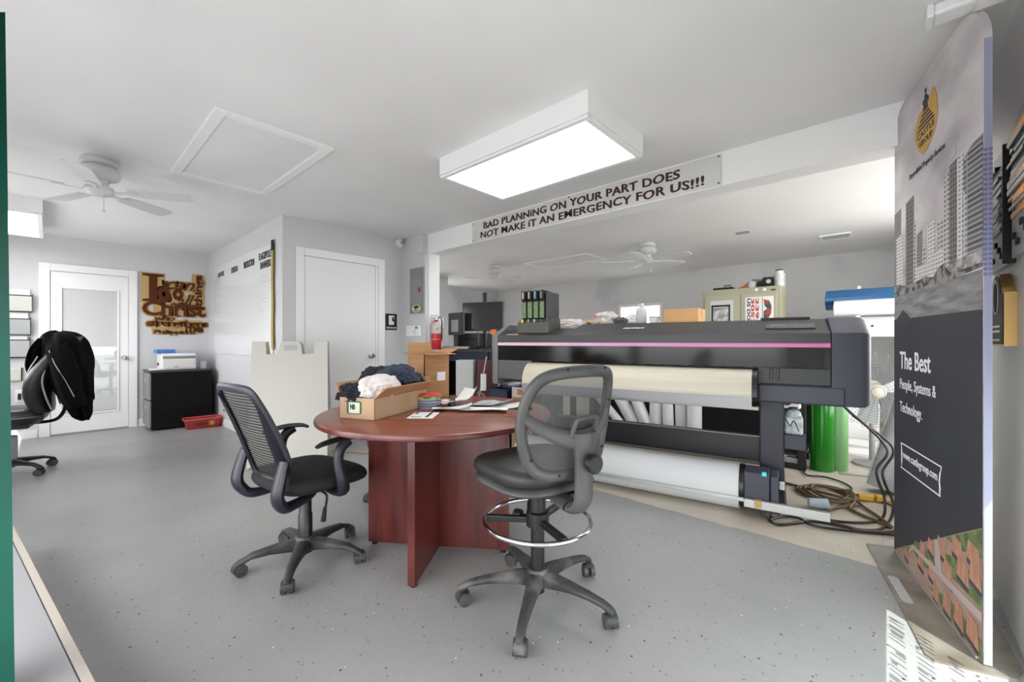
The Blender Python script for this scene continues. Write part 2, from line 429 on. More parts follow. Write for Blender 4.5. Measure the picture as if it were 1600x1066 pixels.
d2 = B()
for lo, hi in (((-4.56, 1.705, 0), (-4.535, 1.785, 2.135)), ((-4.56, 2.645, 0), (-4.535, 2.728, 2.135)), ((-4.56, 1.785, 2.05), (-4.535, 2.645, 2.135)), ((-4.56, 2.61, 0), (-4.548, 2.645, 2.05))): box(d2, lo, hi, .004)
door2 = struct('door_2', d2, M_trim)
bm = B(); box(bm, (-4.56, 1.79, .01), (-4.55, 2.605, 2.045), .002); lf = mk('leaf', bm, M_white, door2, world=True)
bm = B(); lathe(bm, [(.0, 0), (.033, 0), (.033, .008), (.012, .012), (.012, .04), (.03, .05), (.033, .065), (.02, .08), (0, .082)], 20, Matrix.Translation((-4.55, 2.545, .975)) @ Matrix.Rotation(PI / 2, 4, 'Y'))
mk('door_knob', bm, M_chrome, lf, world=True, smooth=True)

# ------------------------------------------------------------------ ceiling: hatches, lights, fans, vent
def hatch(name, label, x0, x1, y0, y1, w=.06):
    t = thing(name, label, 'hatch', ((x0 + x1) / 2, (y0 + y1) / 2, CE))
    bm = B(); e = .018
    for lo, hi in (((x0, y0, CE - e), (x1, y0 + w, CE)), ((x0, y1 - w, CE - e), (x1, y1, CE)), ((x0, y0 + w, CE - e), (x0 + w, y1 - w, CE)), ((x1 - w, y0 + w, CE - e), (x1, y1 - w, CE))): box(bm, lo, hi, .003)
    mk('hatch_frame', bm, M_trim, t, world=True)
    bm = B(); box(bm, (x0 + w + .004, y0 + w + .004, CE - .006), (x1 - w - .004, y1 - w - .004, CE + .01))
    mk('hatch_panel', bm, M_ceil, t, world=True)
hatch('attic_hatch', 'white framed attic hatch in the ceiling of the front room', -4.0, -2.71, .6, 1.26)
hatch('attic_hatch', 'flat attic hatch in the back room ceiling beside the fan', -4.45, -3.23, 5.21, 5.80, .05)

M_lamp = mat('light_diffuser', (255, 255, 255), .5, emit=LAMP)
def troffer(label, x0, x1, y0, y1, z=2.29):
    t = thing('ceiling_light', label, 'light', ((x0 + x1) / 2, (y0 + y1) / 2, z))
    bm = B(); p = .035
    for lo, hi in (((x0 - p, y0 - p, z + .02), (x1 + p, y0, CE)), ((x0 - p, y1, z + .02), (x1 + p, y1 + p, CE)), ((x0 - p, y0, z + .02), (x0, y1, CE)), ((x1, y0, z + .02), (x1 + p, y1, CE))): box(bm, lo, hi)
    mk('housing', bm, M_white, t, world=True)
    bm = B(); q = .032
    for lo, hi in (((x0 - q, y0 - q, z), (x1 + q, y0, z + .017)), ((x0 - q, y1, z), (x1 + q, y1 + q, z + .017)), ((x0 - q, y0, z), (x0, y1, z + .017)), ((x1, y0, z), (x1 + q, y1, z + .017))): box(bm, lo, hi, .003)
    mk('bezel', bm, M_trim, t, world=True)
    bm = B(); box(bm, (x0, y0, z + .006), (x1, y1, z + .012)); mk('diffuser', bm, M_lamp, t, world=True)
troffer('boxed white ceiling light glowing above the cherry round table', -2.29, -1.16, 1.86, 2.43)
troffer('white ceiling light glowing near the glazed white door', -6.95, -5.72, -.62, -.08)
troffer('added slim fill light hidden behind the white beam, inner one', -3.35, -2.15, 3.29, 3.66, 2.385)  # added lamp out of view, brightens the back room
troffer('added slim fill light hidden behind the white beam, outer one', -1.35, -.15, 3.29, 3.66, 2.385)  # second added fill lamp, also hidden by the beam
t = thing('tube_light', 'clear plastic covered tube light on the ceiling above the tall banner', 'light', (.2, 2.29, CE))
bm = B(); box(bm, (.13, 2.24, CE - .045), (.36, 2.33, CE), .01); mk('tube_cover', bm, mat('clear_acrylic', (238, 238, 238), .25, c2=(250, 250, 250)), t, world=True)
bm = B(); box(bm, (.115, 2.235, CE - .05), (.135, 2.335, CE), .004); mk('end_cap', bm, M_trim, t, world=True)

M_fan = mat('fan_white', (214, 214, 213), .45)
def fan(label, x, y, a0, R=.56, drop=.225, chain=True):
    t = thing('ceiling_fan', label, 'fan', (x, y, CE))
    bm = B(); lathe(bm, [(0, 0), (.085, 0), (.1, -.02), (.1, -.04), (.075, -.05), (.095, -.06), (.11, -.08), (.115, -.11), (.1, -.135), (.06, -.15), (0, -.15)], 32)
    mk('motor_housing', bm, M_fan, t, smooth=True)
    bm = B(); lathe(bm, [(0, -.15), (.05, -.15), (.05, -.19), (.075, -.2), (.085, -.225), (.06, -.25), (.03, -.262), (0, -.265)], 28)
    mk('switch_housing', bm, M_fan, t, smooth=True)
    for k in range(5):
        a = a0 + k * 2 * PI / 5; rot = Matrix.Rotation(a, 4, 'Z') @ Matrix.Translation((0, 0, -drop)) @ Matrix.Rotation(math.radians(-11), 4, 'X')
        bm = B(); pl = [(.17, -.045), (.24, -.058), (R - .03, -.068), (R, -.05), (R + .006, 0), (R, .05), (R - .03, .068), (.24, .058), (.17, .045)]
        prism(bm, pl, .007, rot); b = mk('blade', bm, M_fan, t)
        bm = B(); prism(bm, [(.07, -.015), (.13, -.012), (.2, -.03), (.23, 0), (.2, .03), (.13, .012), (.07, .015)], .006, rot, -.007)
        mk('blade_bracket', bm, M_fan, b)
    if chain:
        bm = B(); tube(bm, [(.04, .02, -.26), (.04, .02, -.36)], .0022, 5); lump(bm, (.04, .02, -.37), (.01, .01, .012), 1, 0, sub=1); mk('pull_chain', bm, M_fan, t)
    return t
fan('white five blade ceiling fan in the front room beside the attic hatch', -4.12, .232, math.radians(57.6), .55)
fan('white ceiling fan in the back room above the wide printer', -2.33, 5.24, math.radians(-9), .58)
fan('white ceiling fan in the back room behind the black monitor on its pole', -4.95, 5.05, math.radians(20), .5)
t = thing('air_vent', 'white louvred air vent in the back room ceiling', 'vent', (-.455, 6.4, CE))
bm = B()
for lo, hi in (((-.61, 6.26, CE - .015), (-.31, 6.285, CE)), ((-.61, 6.515, CE - .015), (-.31, 6.54, CE)), ((-.61, 6.285, CE - .015), (-.59, 6.515, CE)), ((-.33, 6.285, CE - .015), (-.31, 6.515, CE))): box(bm, lo, hi)
mk('vent_frame', bm, M_trim, t, world=True)
for k in range(7):
    bm = B(); box(bm, (-.59, -.012, -.0015), (-.33, .012, .0015), mtx=Matrix.Translation((0, 6.305 + k * .032, CE - .009)) @ Matrix.Rotation(.6, 4, 'X')); mk('slat', bm, mat('slat_grey', (190, 190, 190), .5), t, world=True)
bm = B(); box(bm, (-.59, 6.285, CE - .003), (-.33, 6.515, CE)); mk('duct_opening', bm, mat('duct_grey', (90, 90, 90), .7), t, world=True)
bm = B(); box(bm, (-1.33, 5.42, CE - .012), (-1.19, 5.49, CE), .004); tag(mk('ceiling_plate', bm, mat('plate_grey', (150, 150, 150), .5)), 'small flat plate on the back room ceiling between fan and vent', 'plate')
t = thing('wall_camera', 'small white round camera in the ceiling corner above the grey panel', 'camera', (-4.5, 2.94, 2.38))
bm = B(); lathe(bm, [(0, 0), (.045, 0), (.05, .02), (.05, .05), (.03, .07), (0, .072)], 20, Matrix.Translation((-4.56, 2.93, 2.375)) @ Matrix.Rotation(PI / 2, 4, 'Y')); mk('dome', bm, M_white, t, world=True, smooth=True)
bm = B(); lathe(bm, [(0, .07), (.02, .07), (.024, .078), (0, .084)], 16, Matrix.Translation((-4.56, 2.93, 2.375)) @ Matrix.Rotation(PI / 2, 4, 'Y')); mk('lens', bm, mat('lens_grey', (170, 170, 172), .2), t, world=True, smooth=True)

# ------------------------------------------------------------------ signs and boards on the walls
M_board = mat('whiteboard', (224, 225, 227), .12)
M_ink = mat('printed_black', (30, 28, 26), .6)
t = thing('whiteboard', 'large glossy whiteboard headed with black job stage titles', 'whiteboard', (-5.96, 1.58, .98))
bm = B(); box(bm, (-7.12, 1.566, .98), (-4.8, 1.5785, 2.185), .003); mk('board', bm, M_board, t, world=True)
XD, ZU = (1, 0, 0), (0, 0, 1)
def label_plate(s, x0, z0, w, h):
    mk('heading', text_bm(s, (x0, 1.5645, z0), XD, ZU, w, h, .0015, .02), M_ink, t, world=True)
label_plate('QUOTES', -6.92, 2.02, .30, .075)
label_plate('DESIGN', -6.28, 2.02, .27, .075)
label_plate('PRODUCTION', -5.76, 2.02, .38, .08)
label_plate('FLAGS/POLE', -5.22, 2.045, .38, .08)
label_plate('BANNERS', -5.17, 1.945, .32, .08)
bm = B(); rr = random.Random(5)
for k in range(14):
    x0 = -5.22 + rr.uniform(0, .06); z = 1.86 - k * .035
    if k % 5 == 4: continue
    tube(bm, [(x0 + i * .03, 1.565, z + rr.uniform(-.006, .006)) for i in range(rr.randint(4, 11))], .0022, 4)
for k in range(8):
    x0 = -6.95 + rr.uniform(0, .06); z = 1.9 - k * .05
    tube(bm, [(x0 + i * .03, 1.565, z + rr.uniform(-.006, .006)) for i in range(rr.randint(4, 11))], .002, 4)
o = mk('marker_notes', bm, mat('faint_marker', (196, 198, 208), .5), t, world=True); o['kind'] = 'stuff'
t = thing('measuring_tape', 'yellow measuring tape hanging down the edge of the whiteboard', 'tape', (-4.78, 1.56, 1.0))
bm = B(); P = [(-4.785 + .006 * math.sin(k * 1.1), 1.558, 2.13 - k * .082) for k in range(14)]
for a, b in zip(P, P[1:]): pass
tube(bm, P, .03, 8, sub=3, flat=.06, ref=(0, 1, 0)); mk('tape', bm, mat('tape_yellow', (196, 166, 40), .5, c2=(150, 125, 30), scale=60), t, world=True)
bm = B(); box(bm, (-4.81, 1.553, 2.10), (-4.755, 1.563, 2.21), .003); mk('clip', bm, M_blk2, t, world=True)

# cut-out wooden verse sign on the left wall (letters on a paler backing)
t = thing('wooden_verse_sign', 'brown cut-out wooden sign of lettered scripture beside the glazed door', 'sign', (-7.5, 1.2, 1.25))
M_let = mat('walnut_letters', (92, 46, 14), .6, spec=.2, c2=(76, 36, 10), scale=5, stretch=(1, 1, 9))
M_back = mat('pale_backing', (190, 158, 108), .7, spec=.2)
YD = (0, 1, 0)
S = [('d', .99, 1.71, .15, .27, -.15, .05), ('o', 1.155, 1.73, .125, .16, 0, .05), ('can', 1.085, 1.875, .33, .115, .45, .015),
     ('all', 1.19, 1.625, .22, .19, .5, .01), ('through', 1.13, 1.595, .33, .105, 0, .01), ('C', .835, 1.50, .195, .20, 0, .03), ('hrist', 1.035, 1.50, .50, .215, 0, .03),
     ('who', .97, 1.43, .21, .08, .45, .01), ('strengthens', .885, 1.325, .68, .125, 0, .02), ('me', 1.30, 1.275, .20, .085, 0, .03), ('Philippians', .955, 1.238, .46, .065, 0, .01)]
def tb(s, y0, z0, w, h, sh, bold, x, ext): return text_bm(s, (x, y0, z0), YD, ZU, w, h, ext, bold, sh)
for i, (s, y0, z0, w, h, sh, bold) in enumerate(S):
    p = .018
    mk('backing', tb(s, y0 - p, z0 - p, w + 2 * p, h + 2 * p, sh, bold + .055 + (.05 if h < .15 else 0), -7.4945 + .0004 * i, .004), M_back, t, world=True)
    mk('letters', tb(s, y0, z0, w, h, sh, bold, -7.484 + .0003 * i, .005), M_let, t, world=True)
for e, ext, x, nm, mm in ((.0, .005, -7.483, 'letters', M_let), (.02, .004, -7.4942, 'backing', M_back)):
    mk(nm, text_bm('things', (x, 1.525 + e, 1.66 - e), ZU, (0, -1, 0), .45 + 2 * e, .125 + 2 * e, ext, .02 + e * 3), mm, t, world=True)
bm = B(); prism(bm, [(.838, 1.695), (1.058, 1.695), (1.058, 1.722), (.99, 1.73), (.99, 2.037), (1.058, 2.045), (1.058, 2.072), (.838, 2.072), (.838, 2.045), (.905, 2.037), (.905, 1.73), (.838, 1.722)], .01, Matrix(((0, 0, 1, -7.488), (1, 0, 0, 0), (0, 1, 0, 0), (0, 0, 0, 1)))); mk('letters', bm, M_let, t, world=True)
bm = B(); box(bm, (-7.496, .82, 1.675), (-7.4905, 1.075, 2.09), .002); mk('backing_board', bm, M_back, t, world=True)
for y0 in (1.03, 1.10, 1.2, 1.32):
    bm = B(); box(bm, (-7.489, y0 - .005, 1.497), (-7.479, y0 + .06, 1.512)); mk('serif', bm, M_let, t, world=True)
bm = B()
for lo, hi in (((-7.496, .99, 1.69), (-7.4905, 1.30, 1.83)), ((-7.496, .95, 1.53), (-7.4905, 1.5, 1.66)), ((-7.496, .93, 1.30), (-7.4905, 1.5, 1.45)), ((-7.496, 1.38, 1.68), (-7.4905, 1.53, 2.12)), ((-7.496, 1.15, 1.85), (-7.4905, 1.45, 1.96)), ((-7.496, .97, 1.25), (-7.4905, 1.45, 1.3))): box(bm, lo, hi, .002)
mk('backing_board', bm, M_back, t, world=True)

# restroom plaque, electrical panel, thermostat
t = thing('restroom_sign', 'small black plaque with a white toilet symbol beside the closed door', 'sign', (-4.56, 2.826, 1.286))
bm = B(); box(bm, (-4.56, 2.748, 1.286), (-4.552, 2.905, 1.487), .003); mk('plaque', bm, M_blk2, t, world=True)
bm = B()
box(bm, (-4.552, 2.79, 1.35), (-4.5505, 2.835, 1.465)); box(bm, (-4.552, 2.835, 1.35), (-4.5505, 2.862, 1.395)); box(bm, (-4.552, 2.835, 1.445), (-4.5505, 2.865, 1.465)); box(bm, (-4.552, 2.858, 1.42), (-4.5505, 2.866, 1.465))
mk('symbol', bm, M_paper, t, world=True)
mk('lettering', text_bm('RESTROOM', (-4.552, 2.76, 1.303), YD, ZU, .13, .022, .0015, .01), M_paper, t, world=True)
t = thing('electrical_panel', 'grey metal electrical panel with red tag and oval sticker on the short wall', 'panel', (-4.235, 3.0, 1.485))
M_pan = mat('panel_grey', (136, 137, 138), .45)
bm = B(); box(bm, (-4.378, 2.975, 1.485), (-4.089 - .012, 3.0, 2.036), .004); mk('cover', bm, M_pan, t, world=True)
bm = B(); box(bm, (-4.34, 2.968, 1.60), (-4.125, 2.976, 1.90), .003); dr = mk('panel_door', bm, mat('panel_door_grey', (142, 143, 144), .4), t, world=True)
bm = B(); box(bm, (-4.19, 2.962, 1.735), (-4.145, 2.969, 1.795), .002); mk('latch', bm, mat('red_tag', (150, 52, 36), .5), dr, world=True, label='red latch tag')
bm = B(); lathe(bm, [(0, 0), (.09, 0), (.09, .003), (0, .003)], 28, Matrix.Translation((-4.245, 2.975, 1.545)) @ Matrix.Rotation(PI / 2, 4, 'X') @ Matrix.Diagonal((1, .52, 1, 1))); st = mk('sticker', bm, mat('cream_sticker', (222, 208, 170), .6), t, world=True)
bm = B(); prism(bm, [(-.06, .0), (-.02, .028), (.03, .03), (.06, .012), (.05, -.008), (.02, -.002), (.01, -.02), (-.012, -.022), (-.02, -.004)], .001, Matrix.Translation((-4.245, 2.972, 1.552)) @ Matrix.Rotation(PI / 2, 4, 'X')); box(bm, (-4.29, 2.971, 1.512), (-4.2, 2.972, 1.52)); mk('emblem', bm, mat('emblem_brown', (60, 36, 26), .6), st, world=True)
t = thing('thermostat', 'white wall thermostat with dark display below the grey electrical panel', 'thermostat', (-4.3, 3.0, 1.205))
bm = B(); box(bm, (-4.445, 2.965, 1.205), (-4.16, 3.0, 1.342), .008); mk('case', bm, M_white, t, world=True)
bm = B(); box(bm, (-4.25, 2.962, 1.30), (-4.2, 2.966, 1.325)); mk('display', bm, mat('lcd', (110, 116, 118), .3), t, world=True)
bm = B(); box(bm, (-4.262, 2.963, 1.225), (-4.258, 2.966, 1.30)); box(bm, (-4.31, 2.963, 1.262), (-4.26, 2.966, 1.266)); mk('buttons', bm, mat('mark_grey', (150, 150, 150), .5), t, world=True)
for z, in ((.26,), (.2,)):
    bm = B(); box(bm, (-6.68, 1.567, z), (-6.63, 1.58, z + .03), .003); tag(mk('wall_jack', bm, mat('jack_grey', (150, 150, 152), .5)), 'small grey wall jack low under the whiteboard, %s of the pair' % ('upper' if z > .22 else 'lower'), 'jack', 'wall jacks under the whiteboard')

# long slogan sign on the beam
t = thing('slogan_sign', 'long grey slogan sign in dark stone age lettering on the white beam', 'sign', (-2.065, 3.03, 2.2))
bm = B(); box(bm, (-3.30, 3.03, 2.207), (-.83, 3.04, 2.415), .001); mk('panel', bm, mat('sign_grey', (203, 204, 203), .5, c2=(214, 212, 208), scale=4), t, world=True)
M_sl = mat('slogan_brown', (62, 32, 20), .6)
def jumble(s, x0, z0, w, h, seed):
    bm = B()
    for k in (-1, 0, 1):          # stacked thin letterings make the strokes heavy
        q = text_bm(s, (x0 + .003 * k, 3.0295 - .0002 * k, z0 + .001 * (k % 2)), XD, ZU, w, h, .0015, .012, space=1.05)
        me = bpy.data.meshes.new('stroke'); q.to_mesh(me); q.free(); bm.from_mesh(me); bpy.data.meshes.remove(me)
    # letters sit a little uneven, as painted
    for v in bm.verts:
        v.co.z += .004 * math.sin(v.co.x * 40 + seed)
    seen = set(); iv = []
    for v0 in bm.verts:
        if v0 in seen: continue
        st_ = [v0]; seen.add(v0); lo = hi = v0.co.x
        while st_:
            v = st_.pop(); lo = min(lo, v.co.x); hi = max(hi, v.co.x)
            for e in v.link_edges:
                w_ = e.other_vert(v)
                if w_ not in seen: seen.add(w_); st_.append(w_)
        iv.append((lo, hi))
    iv.sort(); cuts = [-99]; end = iv[0][1]
    for lo, hi in iv[1:]:
        if lo - end > .022: cuts.append((lo + end) / 2)
        end = max(end, hi)
    cuts.append(99)
    for a, b in zip(cuts, cuts[1:]):          # one part per word
        q = bm.copy(); bmesh.ops.delete(q, geom=[v for v in q.verts if not a < v.co.x <= b], context='VERTS')
        if q.verts: mk('word', q, M_sl, t, world=True)
    bm.free()
jumble('BAD PLANNiNG ON YOUR PART DOES', -3.125, 2.319, 2.02, .066, 1)
jumble('NOT MAKE iT AN EMERGENCY FOR US!!!', -3.17, 2.226, 2.23, .066, 2)
for x, z in ((-3.285, 2.4), (-.845, 2.4), (-3.285, 2.22), (-.845, 2.22), (-2.06, 2.405)):
    bm = B(); cyl(bm, (x, 3.03, z), (x, 3.026, z), .006, 10); mk('screw', bm, M_ink, t, world=True)

# ------------------------------------------------------------------ wide-format printer
PR = math.radians(9.7)
pt = thing('wide_format_printer', 'charcoal wide-format printer with cream platen and pink acrylic strip', 'printer', (-.622, 3.097, 0), PR)
M_pr = mat('printer_charcoal', (42, 43, 46), .42, bump=.04, bscale=200)
M_pr2 = mat('printer_slate', (62, 63, 76), .45, bump=.04, bscale=200)
M_prb = mat('printer_black', (24, 24, 28), .4)
M_prl = mat('printer_grey', (112, 116, 115), .45)
M_cream = mat('cream_platen', (206, 199, 182), .42, c2=(192, 185, 168), scale=3, stretch=(.3, 1, 60), thr=(.3, .7))
xl, xr = -2.12, .385
bm = B(); xprof(bm, [(.1, 1.14), (.1, 1.2), (.45, 1.305), (.9, 1.305), (.9, 1.12), (.2, 1.12)], -1.42, xr)
xprof(bm, [(.1, 1.14), (.1, 1.2), (.40, 1.262), (.9, 1.262), (.9, 1.12), (.2, 1.12)], xl, -1.42)
mk('top_cover', bm, M_pr, pt)
bm = B(); xprof(bm, [(.095, 1.137), (.095, 1.198), (.12, 1.2), (.12, 1.137)], xl, xr); mk('hood_lip', bm, mat('hood_dark', (44, 44, 47), .35), pt)
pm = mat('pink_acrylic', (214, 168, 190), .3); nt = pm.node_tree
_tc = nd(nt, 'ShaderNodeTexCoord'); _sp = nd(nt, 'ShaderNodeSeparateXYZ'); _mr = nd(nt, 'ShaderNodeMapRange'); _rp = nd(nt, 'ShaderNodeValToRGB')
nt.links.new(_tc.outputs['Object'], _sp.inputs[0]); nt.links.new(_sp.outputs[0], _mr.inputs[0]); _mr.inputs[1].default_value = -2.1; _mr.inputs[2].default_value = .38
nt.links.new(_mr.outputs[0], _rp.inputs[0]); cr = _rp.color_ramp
cr.elements[0].color = lin((226, 196, 204)); cr.elements[1].color = lin((212, 112, 164)); e = cr.elements.new(.5); e.color = lin((196, 130, 178))  # ramps from pale to hot pink along the strip
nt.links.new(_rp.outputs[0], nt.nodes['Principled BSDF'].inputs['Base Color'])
bm = B(); box(bm, (xl, .088, 1.108), (xr, .1, 1.136), .002); mk('pink_strip', bm, pm, pt)
bm = B(); box(bm, (xl, .096, .975), (xr, .1, 1.108)); mk('window_cover', bm, mat('smoked_acrylic', (16, 16, 18), .12, alpha=.86, spec=.3), pt)
bm = B(); box(bm, (xl, .5, .80), (xr, .9, 1.12)); mk('rear_housing', bm, M_prb, pt)
bm = B(); box(bm, (-2.05, .34, 1.03), (.35, .40, 1.075)); box(bm, (-2.05, .38, .95), (.35, .42, 1.0)); mk('carriage_rail', bm, mat('rail_grey', (96, 98, 100), .35, metal=.5), pt)
bm = B(); box(bm, (-.95, .2, .985), (-.72, .36, 1.085), .01); ca = mk('print_carriage', bm, mat('carriage_brown', (98, 52, 44), .4), pt)
bm = B(); box(bm, (-.94, .185, 1.0), (-.73, .2, 1.07), .004); mk('carriage_cover', bm, M_prb, ca)
for k in range(17):
    x0 = -1.72 + k * .105
    bm = B(); box(bm, (x0, .17, .965), (x0 + .05, .24, .99), .004); r_ = mk('pinch_roller', bm, M_prb, pt)
bm = B(); box(bm, (-2.02, .22, .985), (-1.80, .3, 1.08), .004); mk('cleaning_station', bm, mat('pale_panel', (168, 170, 168), .5), pt)
bm = B(); box(bm, (-1.93, .16, .985), (-1.87, .21, 1.05), .01); mk('ink_valve', bm, mat('olive_knob', (120, 118, 40), .4), pt)
bm = B(); xprof(bm, [(.1, .87), (.1, .972), (.2, .972), (.2, .87)], -.005, xr); xprof(bm, [(.12, .76), (.12, .866), (.8, .866), (.8, .76)], -.005, xr); mk('front_panel', bm, M_pr, pt, label='charcoal front panel beside the platen')
bm = B(); xprof(bm, [(.1, .80), (.1, .972), (.4, .972), (.4, .74)], xl, -1.76); mk('front_panel', bm, mat('printer_olive_grey', (84, 88, 86), .45), pt)
bm = B()
for x0 in (.06, .095): box(bm, (x0, .093, .895), (x0 + .022, .1, .968), .003)
mk('lock_tab', bm, M_prb, pt)
bm = B(); box(bm, (-.005, .09, .742), (.46, .78, .862), .012, 2); mk('lower_arm', bm, M_pr2, pt)
# curved cream platen apron
prof = [(.14, .958)] + [(.06 - .13 * math.sin(a), .785 + .17 * math.cos(a)) for a in [k * PI / 2 / 10 for k in range(11)]] + [(-.06, .76), (.0, .76), (.14, .9)]
bm = B(); xprof(bm, prof, -1.76, -.035); mk('platen_apron', bm, M_cream, pt, smooth=True)
bm = B(); xprof(bm, [(-.072, .722), (-.074, .786), (-.06, .786), (-.06, .722)], -1.76, -.035); mk('apron_edge', bm, mat('edge_aluminium', (150, 151, 154), .4, metal=.4), pt)
bm = B(); prism(bm, [(y - .004 if i < 12 else y, z + (.004 if i < 12 else 0)) for i, (y, z) in enumerate(prof)], .03, Matrix(((0, 0, 1, -.036), (1, 0, 0, 0), (0, 1, 0, 0), (0, 0, 0, 1)))); mk('apron_end', bm, M_prb, pt)
bm = B(); box(bm, (-1.8, .06, .685), (0, .1, .712), .004); mk('lower_rail', bm, mat('rail_beige', (150, 148, 142), .35, metal=.5), pt)
# ends
def endcap(x0, x1, m, nm):
    bm = B(); prism(bm, [(.095, .745), (.095, 1.2), (.30, 1.305), (.9, 1.305), (.9, .745)], x1 - x0, Matrix(((0, 0, 1, x0), (1, 0, 0, 0), (0, 1, 0, 0), (0, 0, 0, 1))))
    es = [e for e in bm.edges if all(abs(v.co.x - (x1 if x1 > 0 else x0)) < 1e-5 for v in e.verts)]
    bmesh.ops.bevel(bm, geom=es, offset=.05, segments=5, profile=.5, affect='EDGES', clamp_overlap=True)
    return mk(nm, bm, m, pt, smooth=True, angle=35)
endcap(.39, .585, M_pr2, 'side_cover'); endcap(-2.21, -2.125, M_prl, 'side_cover')
bm = B(); box(bm, (.02, -.002, 0), (.30, .115, .006), mtx=Matrix.Translation((.015, .20, 1.232)) @ Matrix.Rotation(math.atan2(.105, .35), 4, 'X')); cp = mk('control_panel', bm, mat('panel_black', (58, 58, 60), .3), pt)
bm = B(); mm = Matrix.Translation((.015, .20, 1.232)) @ Matrix.Rotation(math.atan2(.105, .35), 4, 'X')
box(bm, (.05, .075, .0062), (.14, .085, .0075), mtx=mm); box(bm, (.05, .04, .0062), (.12, .048, .0075), mtx=mm)
for k in range(4): box(bm, (.19 + k * .025, .05, .0062), (.203 + k * .025, .063, .0075), mtx=mm)
mk('buttons', bm, mat('button_grey', (150, 150, 150), .4), cp)
bm = B(); box(bm, (.0, .45, 1.305), (.30, .72, 1.322), .004); mk('lid', bm, M_prb, pt)
_s = Vector((0, .35, .105)).normalized()
mk('logo', text_bm('MUTOH', (-.98, .27, 1.253), (1, 0, 0), _s, .17, .028, .001, .02, .3), M_paper, pt)
mk('logo', text_bm('ValueJet', (-2.06, .13, 1.2085), (1, 0, 0), Vector((0, .30, .062)).normalized(), .13, .022, .001, .02, .2), M_paper, pt)
mk('logo', text_bm('1638', (-1.92, .13, 1.2085), (1, 0, 0), Vector((0, .30, .062)).normalized(), .07, .022, .001, .02, .2), mat('logo_red', (190, 60, 60), .5), pt, label='red model number')
# stand
for x0 in (0.0, -1.76):
    bm = B(); box(bm, (x0, .26, .11), (x0 + .145, .46, .80), .008); mk('leg', bm, mat('stand_navy', (44, 45, 56), .45), pt)
    bm = B(); box(bm, (x0 - .01, -.02, .07), (x0 + .155, .86, .125), .01); ft = mk('foot', bm, M_prb, pt)
    for y0 in (.03, .8):
        bm = B(); cx = x0 + .045
        for dx in (-.022, .022): cyl(bm, (cx + dx - .011, y0, .036), (cx + dx + .011, y0, .036), .036, 18)
        box(bm, (cx - .012, y0 - .02, .04), (cx + .012, y0 + .02, .075)); mk('caster', bm, M_rub, pt)
bm = B(); box(bm, (-1.62, .33, .275), (0, .37, .455), .003); mk('crossbar', bm, M_prb, pt)
bm = B(); box(bm, (-1.62, .325, .455), (0, .375, .467), .003); box(bm, (-1.62, .315, .26), (0, .335, .282), .003); mk('crossbar_trim', bm, mat('trim_grey', (128, 126, 122), .35, metal=.4), pt)
bm = B(); box(bm, (.145, .30, .40), (.27, .42, .50), .004); mk('bottle_bracket', bm, M_pr2, pt)
# take-up unit, rail, roll
bm = B(); box(bm, (-.082, -.03, .085), (.062, .16, .292), .006); tk = mk('take_up_motor', bm, M_pr2, pt)
bm = B(); box(bm, (.066, -.025, .085), (.112, .16, .282), .006); mk('motor_cover', bm, M_pr2, tk)
bm = B(); box(bm, (.02, -.034, .28), (.045, .01, .296), .002); mk('display', bm, mat('cyan_display', (60, 180, 205), .3, emit=.6), tk)
bm = B(); box(bm, (.115, .1, .17), (.145, .14, .215), .004); mk('connector', bm, M_paper, tk)
bm = B(); cyl(bm, (-.112, .10, .165), (-.084, .10, .165), .142, 36); mk('roll_flange', bm, M_prb, pt, smooth=True)
bm = B(); box(bm, (-1.93, -.07, .104), (-.08, -.045, .128), .003); box(bm, (-.08, -.075, .075), (.37, -.045, .128), .004); box(bm, (-1.93, -.0745, .110), (-.08, -.0695, .114), .001); mk('take_up_rail', bm, M_alu, pt)
bm = B(); box(bm, (-.02, -.082, .085), (.02, -.04, .13), .003); mk('rail_clip', bm, mat('tan_clip', (180, 150, 100), .5), pt)
bm = B(); box(bm, (.0, -.07, .06), (.12, .1, .09), .004); mk('rail_bracket', bm, M_prb, pt)
rl = thing('media_roll', 'white roll of print media low in front of the charcoal printer', 'roll', (-1.6, 3.0, .0), PR)
def PW(p): return Matrix.Translation((-.622, 3.097, 0)) @ Matrix.Rotation(PR, 4, 'Z') @ Vector(p)
bm = B(); cyl(bm, PW((-1.86, .10, .153)), PW((-.113, .10, .153)), .147, 40, caps=True); mk('media', bm, mat('media_white', (206, 207, 209), .6), rl, world=True, smooth=True)
bm = B(); cyl(bm, PW((-1.9, .10, .153)), PW((-.10, .10, .153)), .04, 20); mk('core', bm, M_card, rl, world=True, smooth=True)
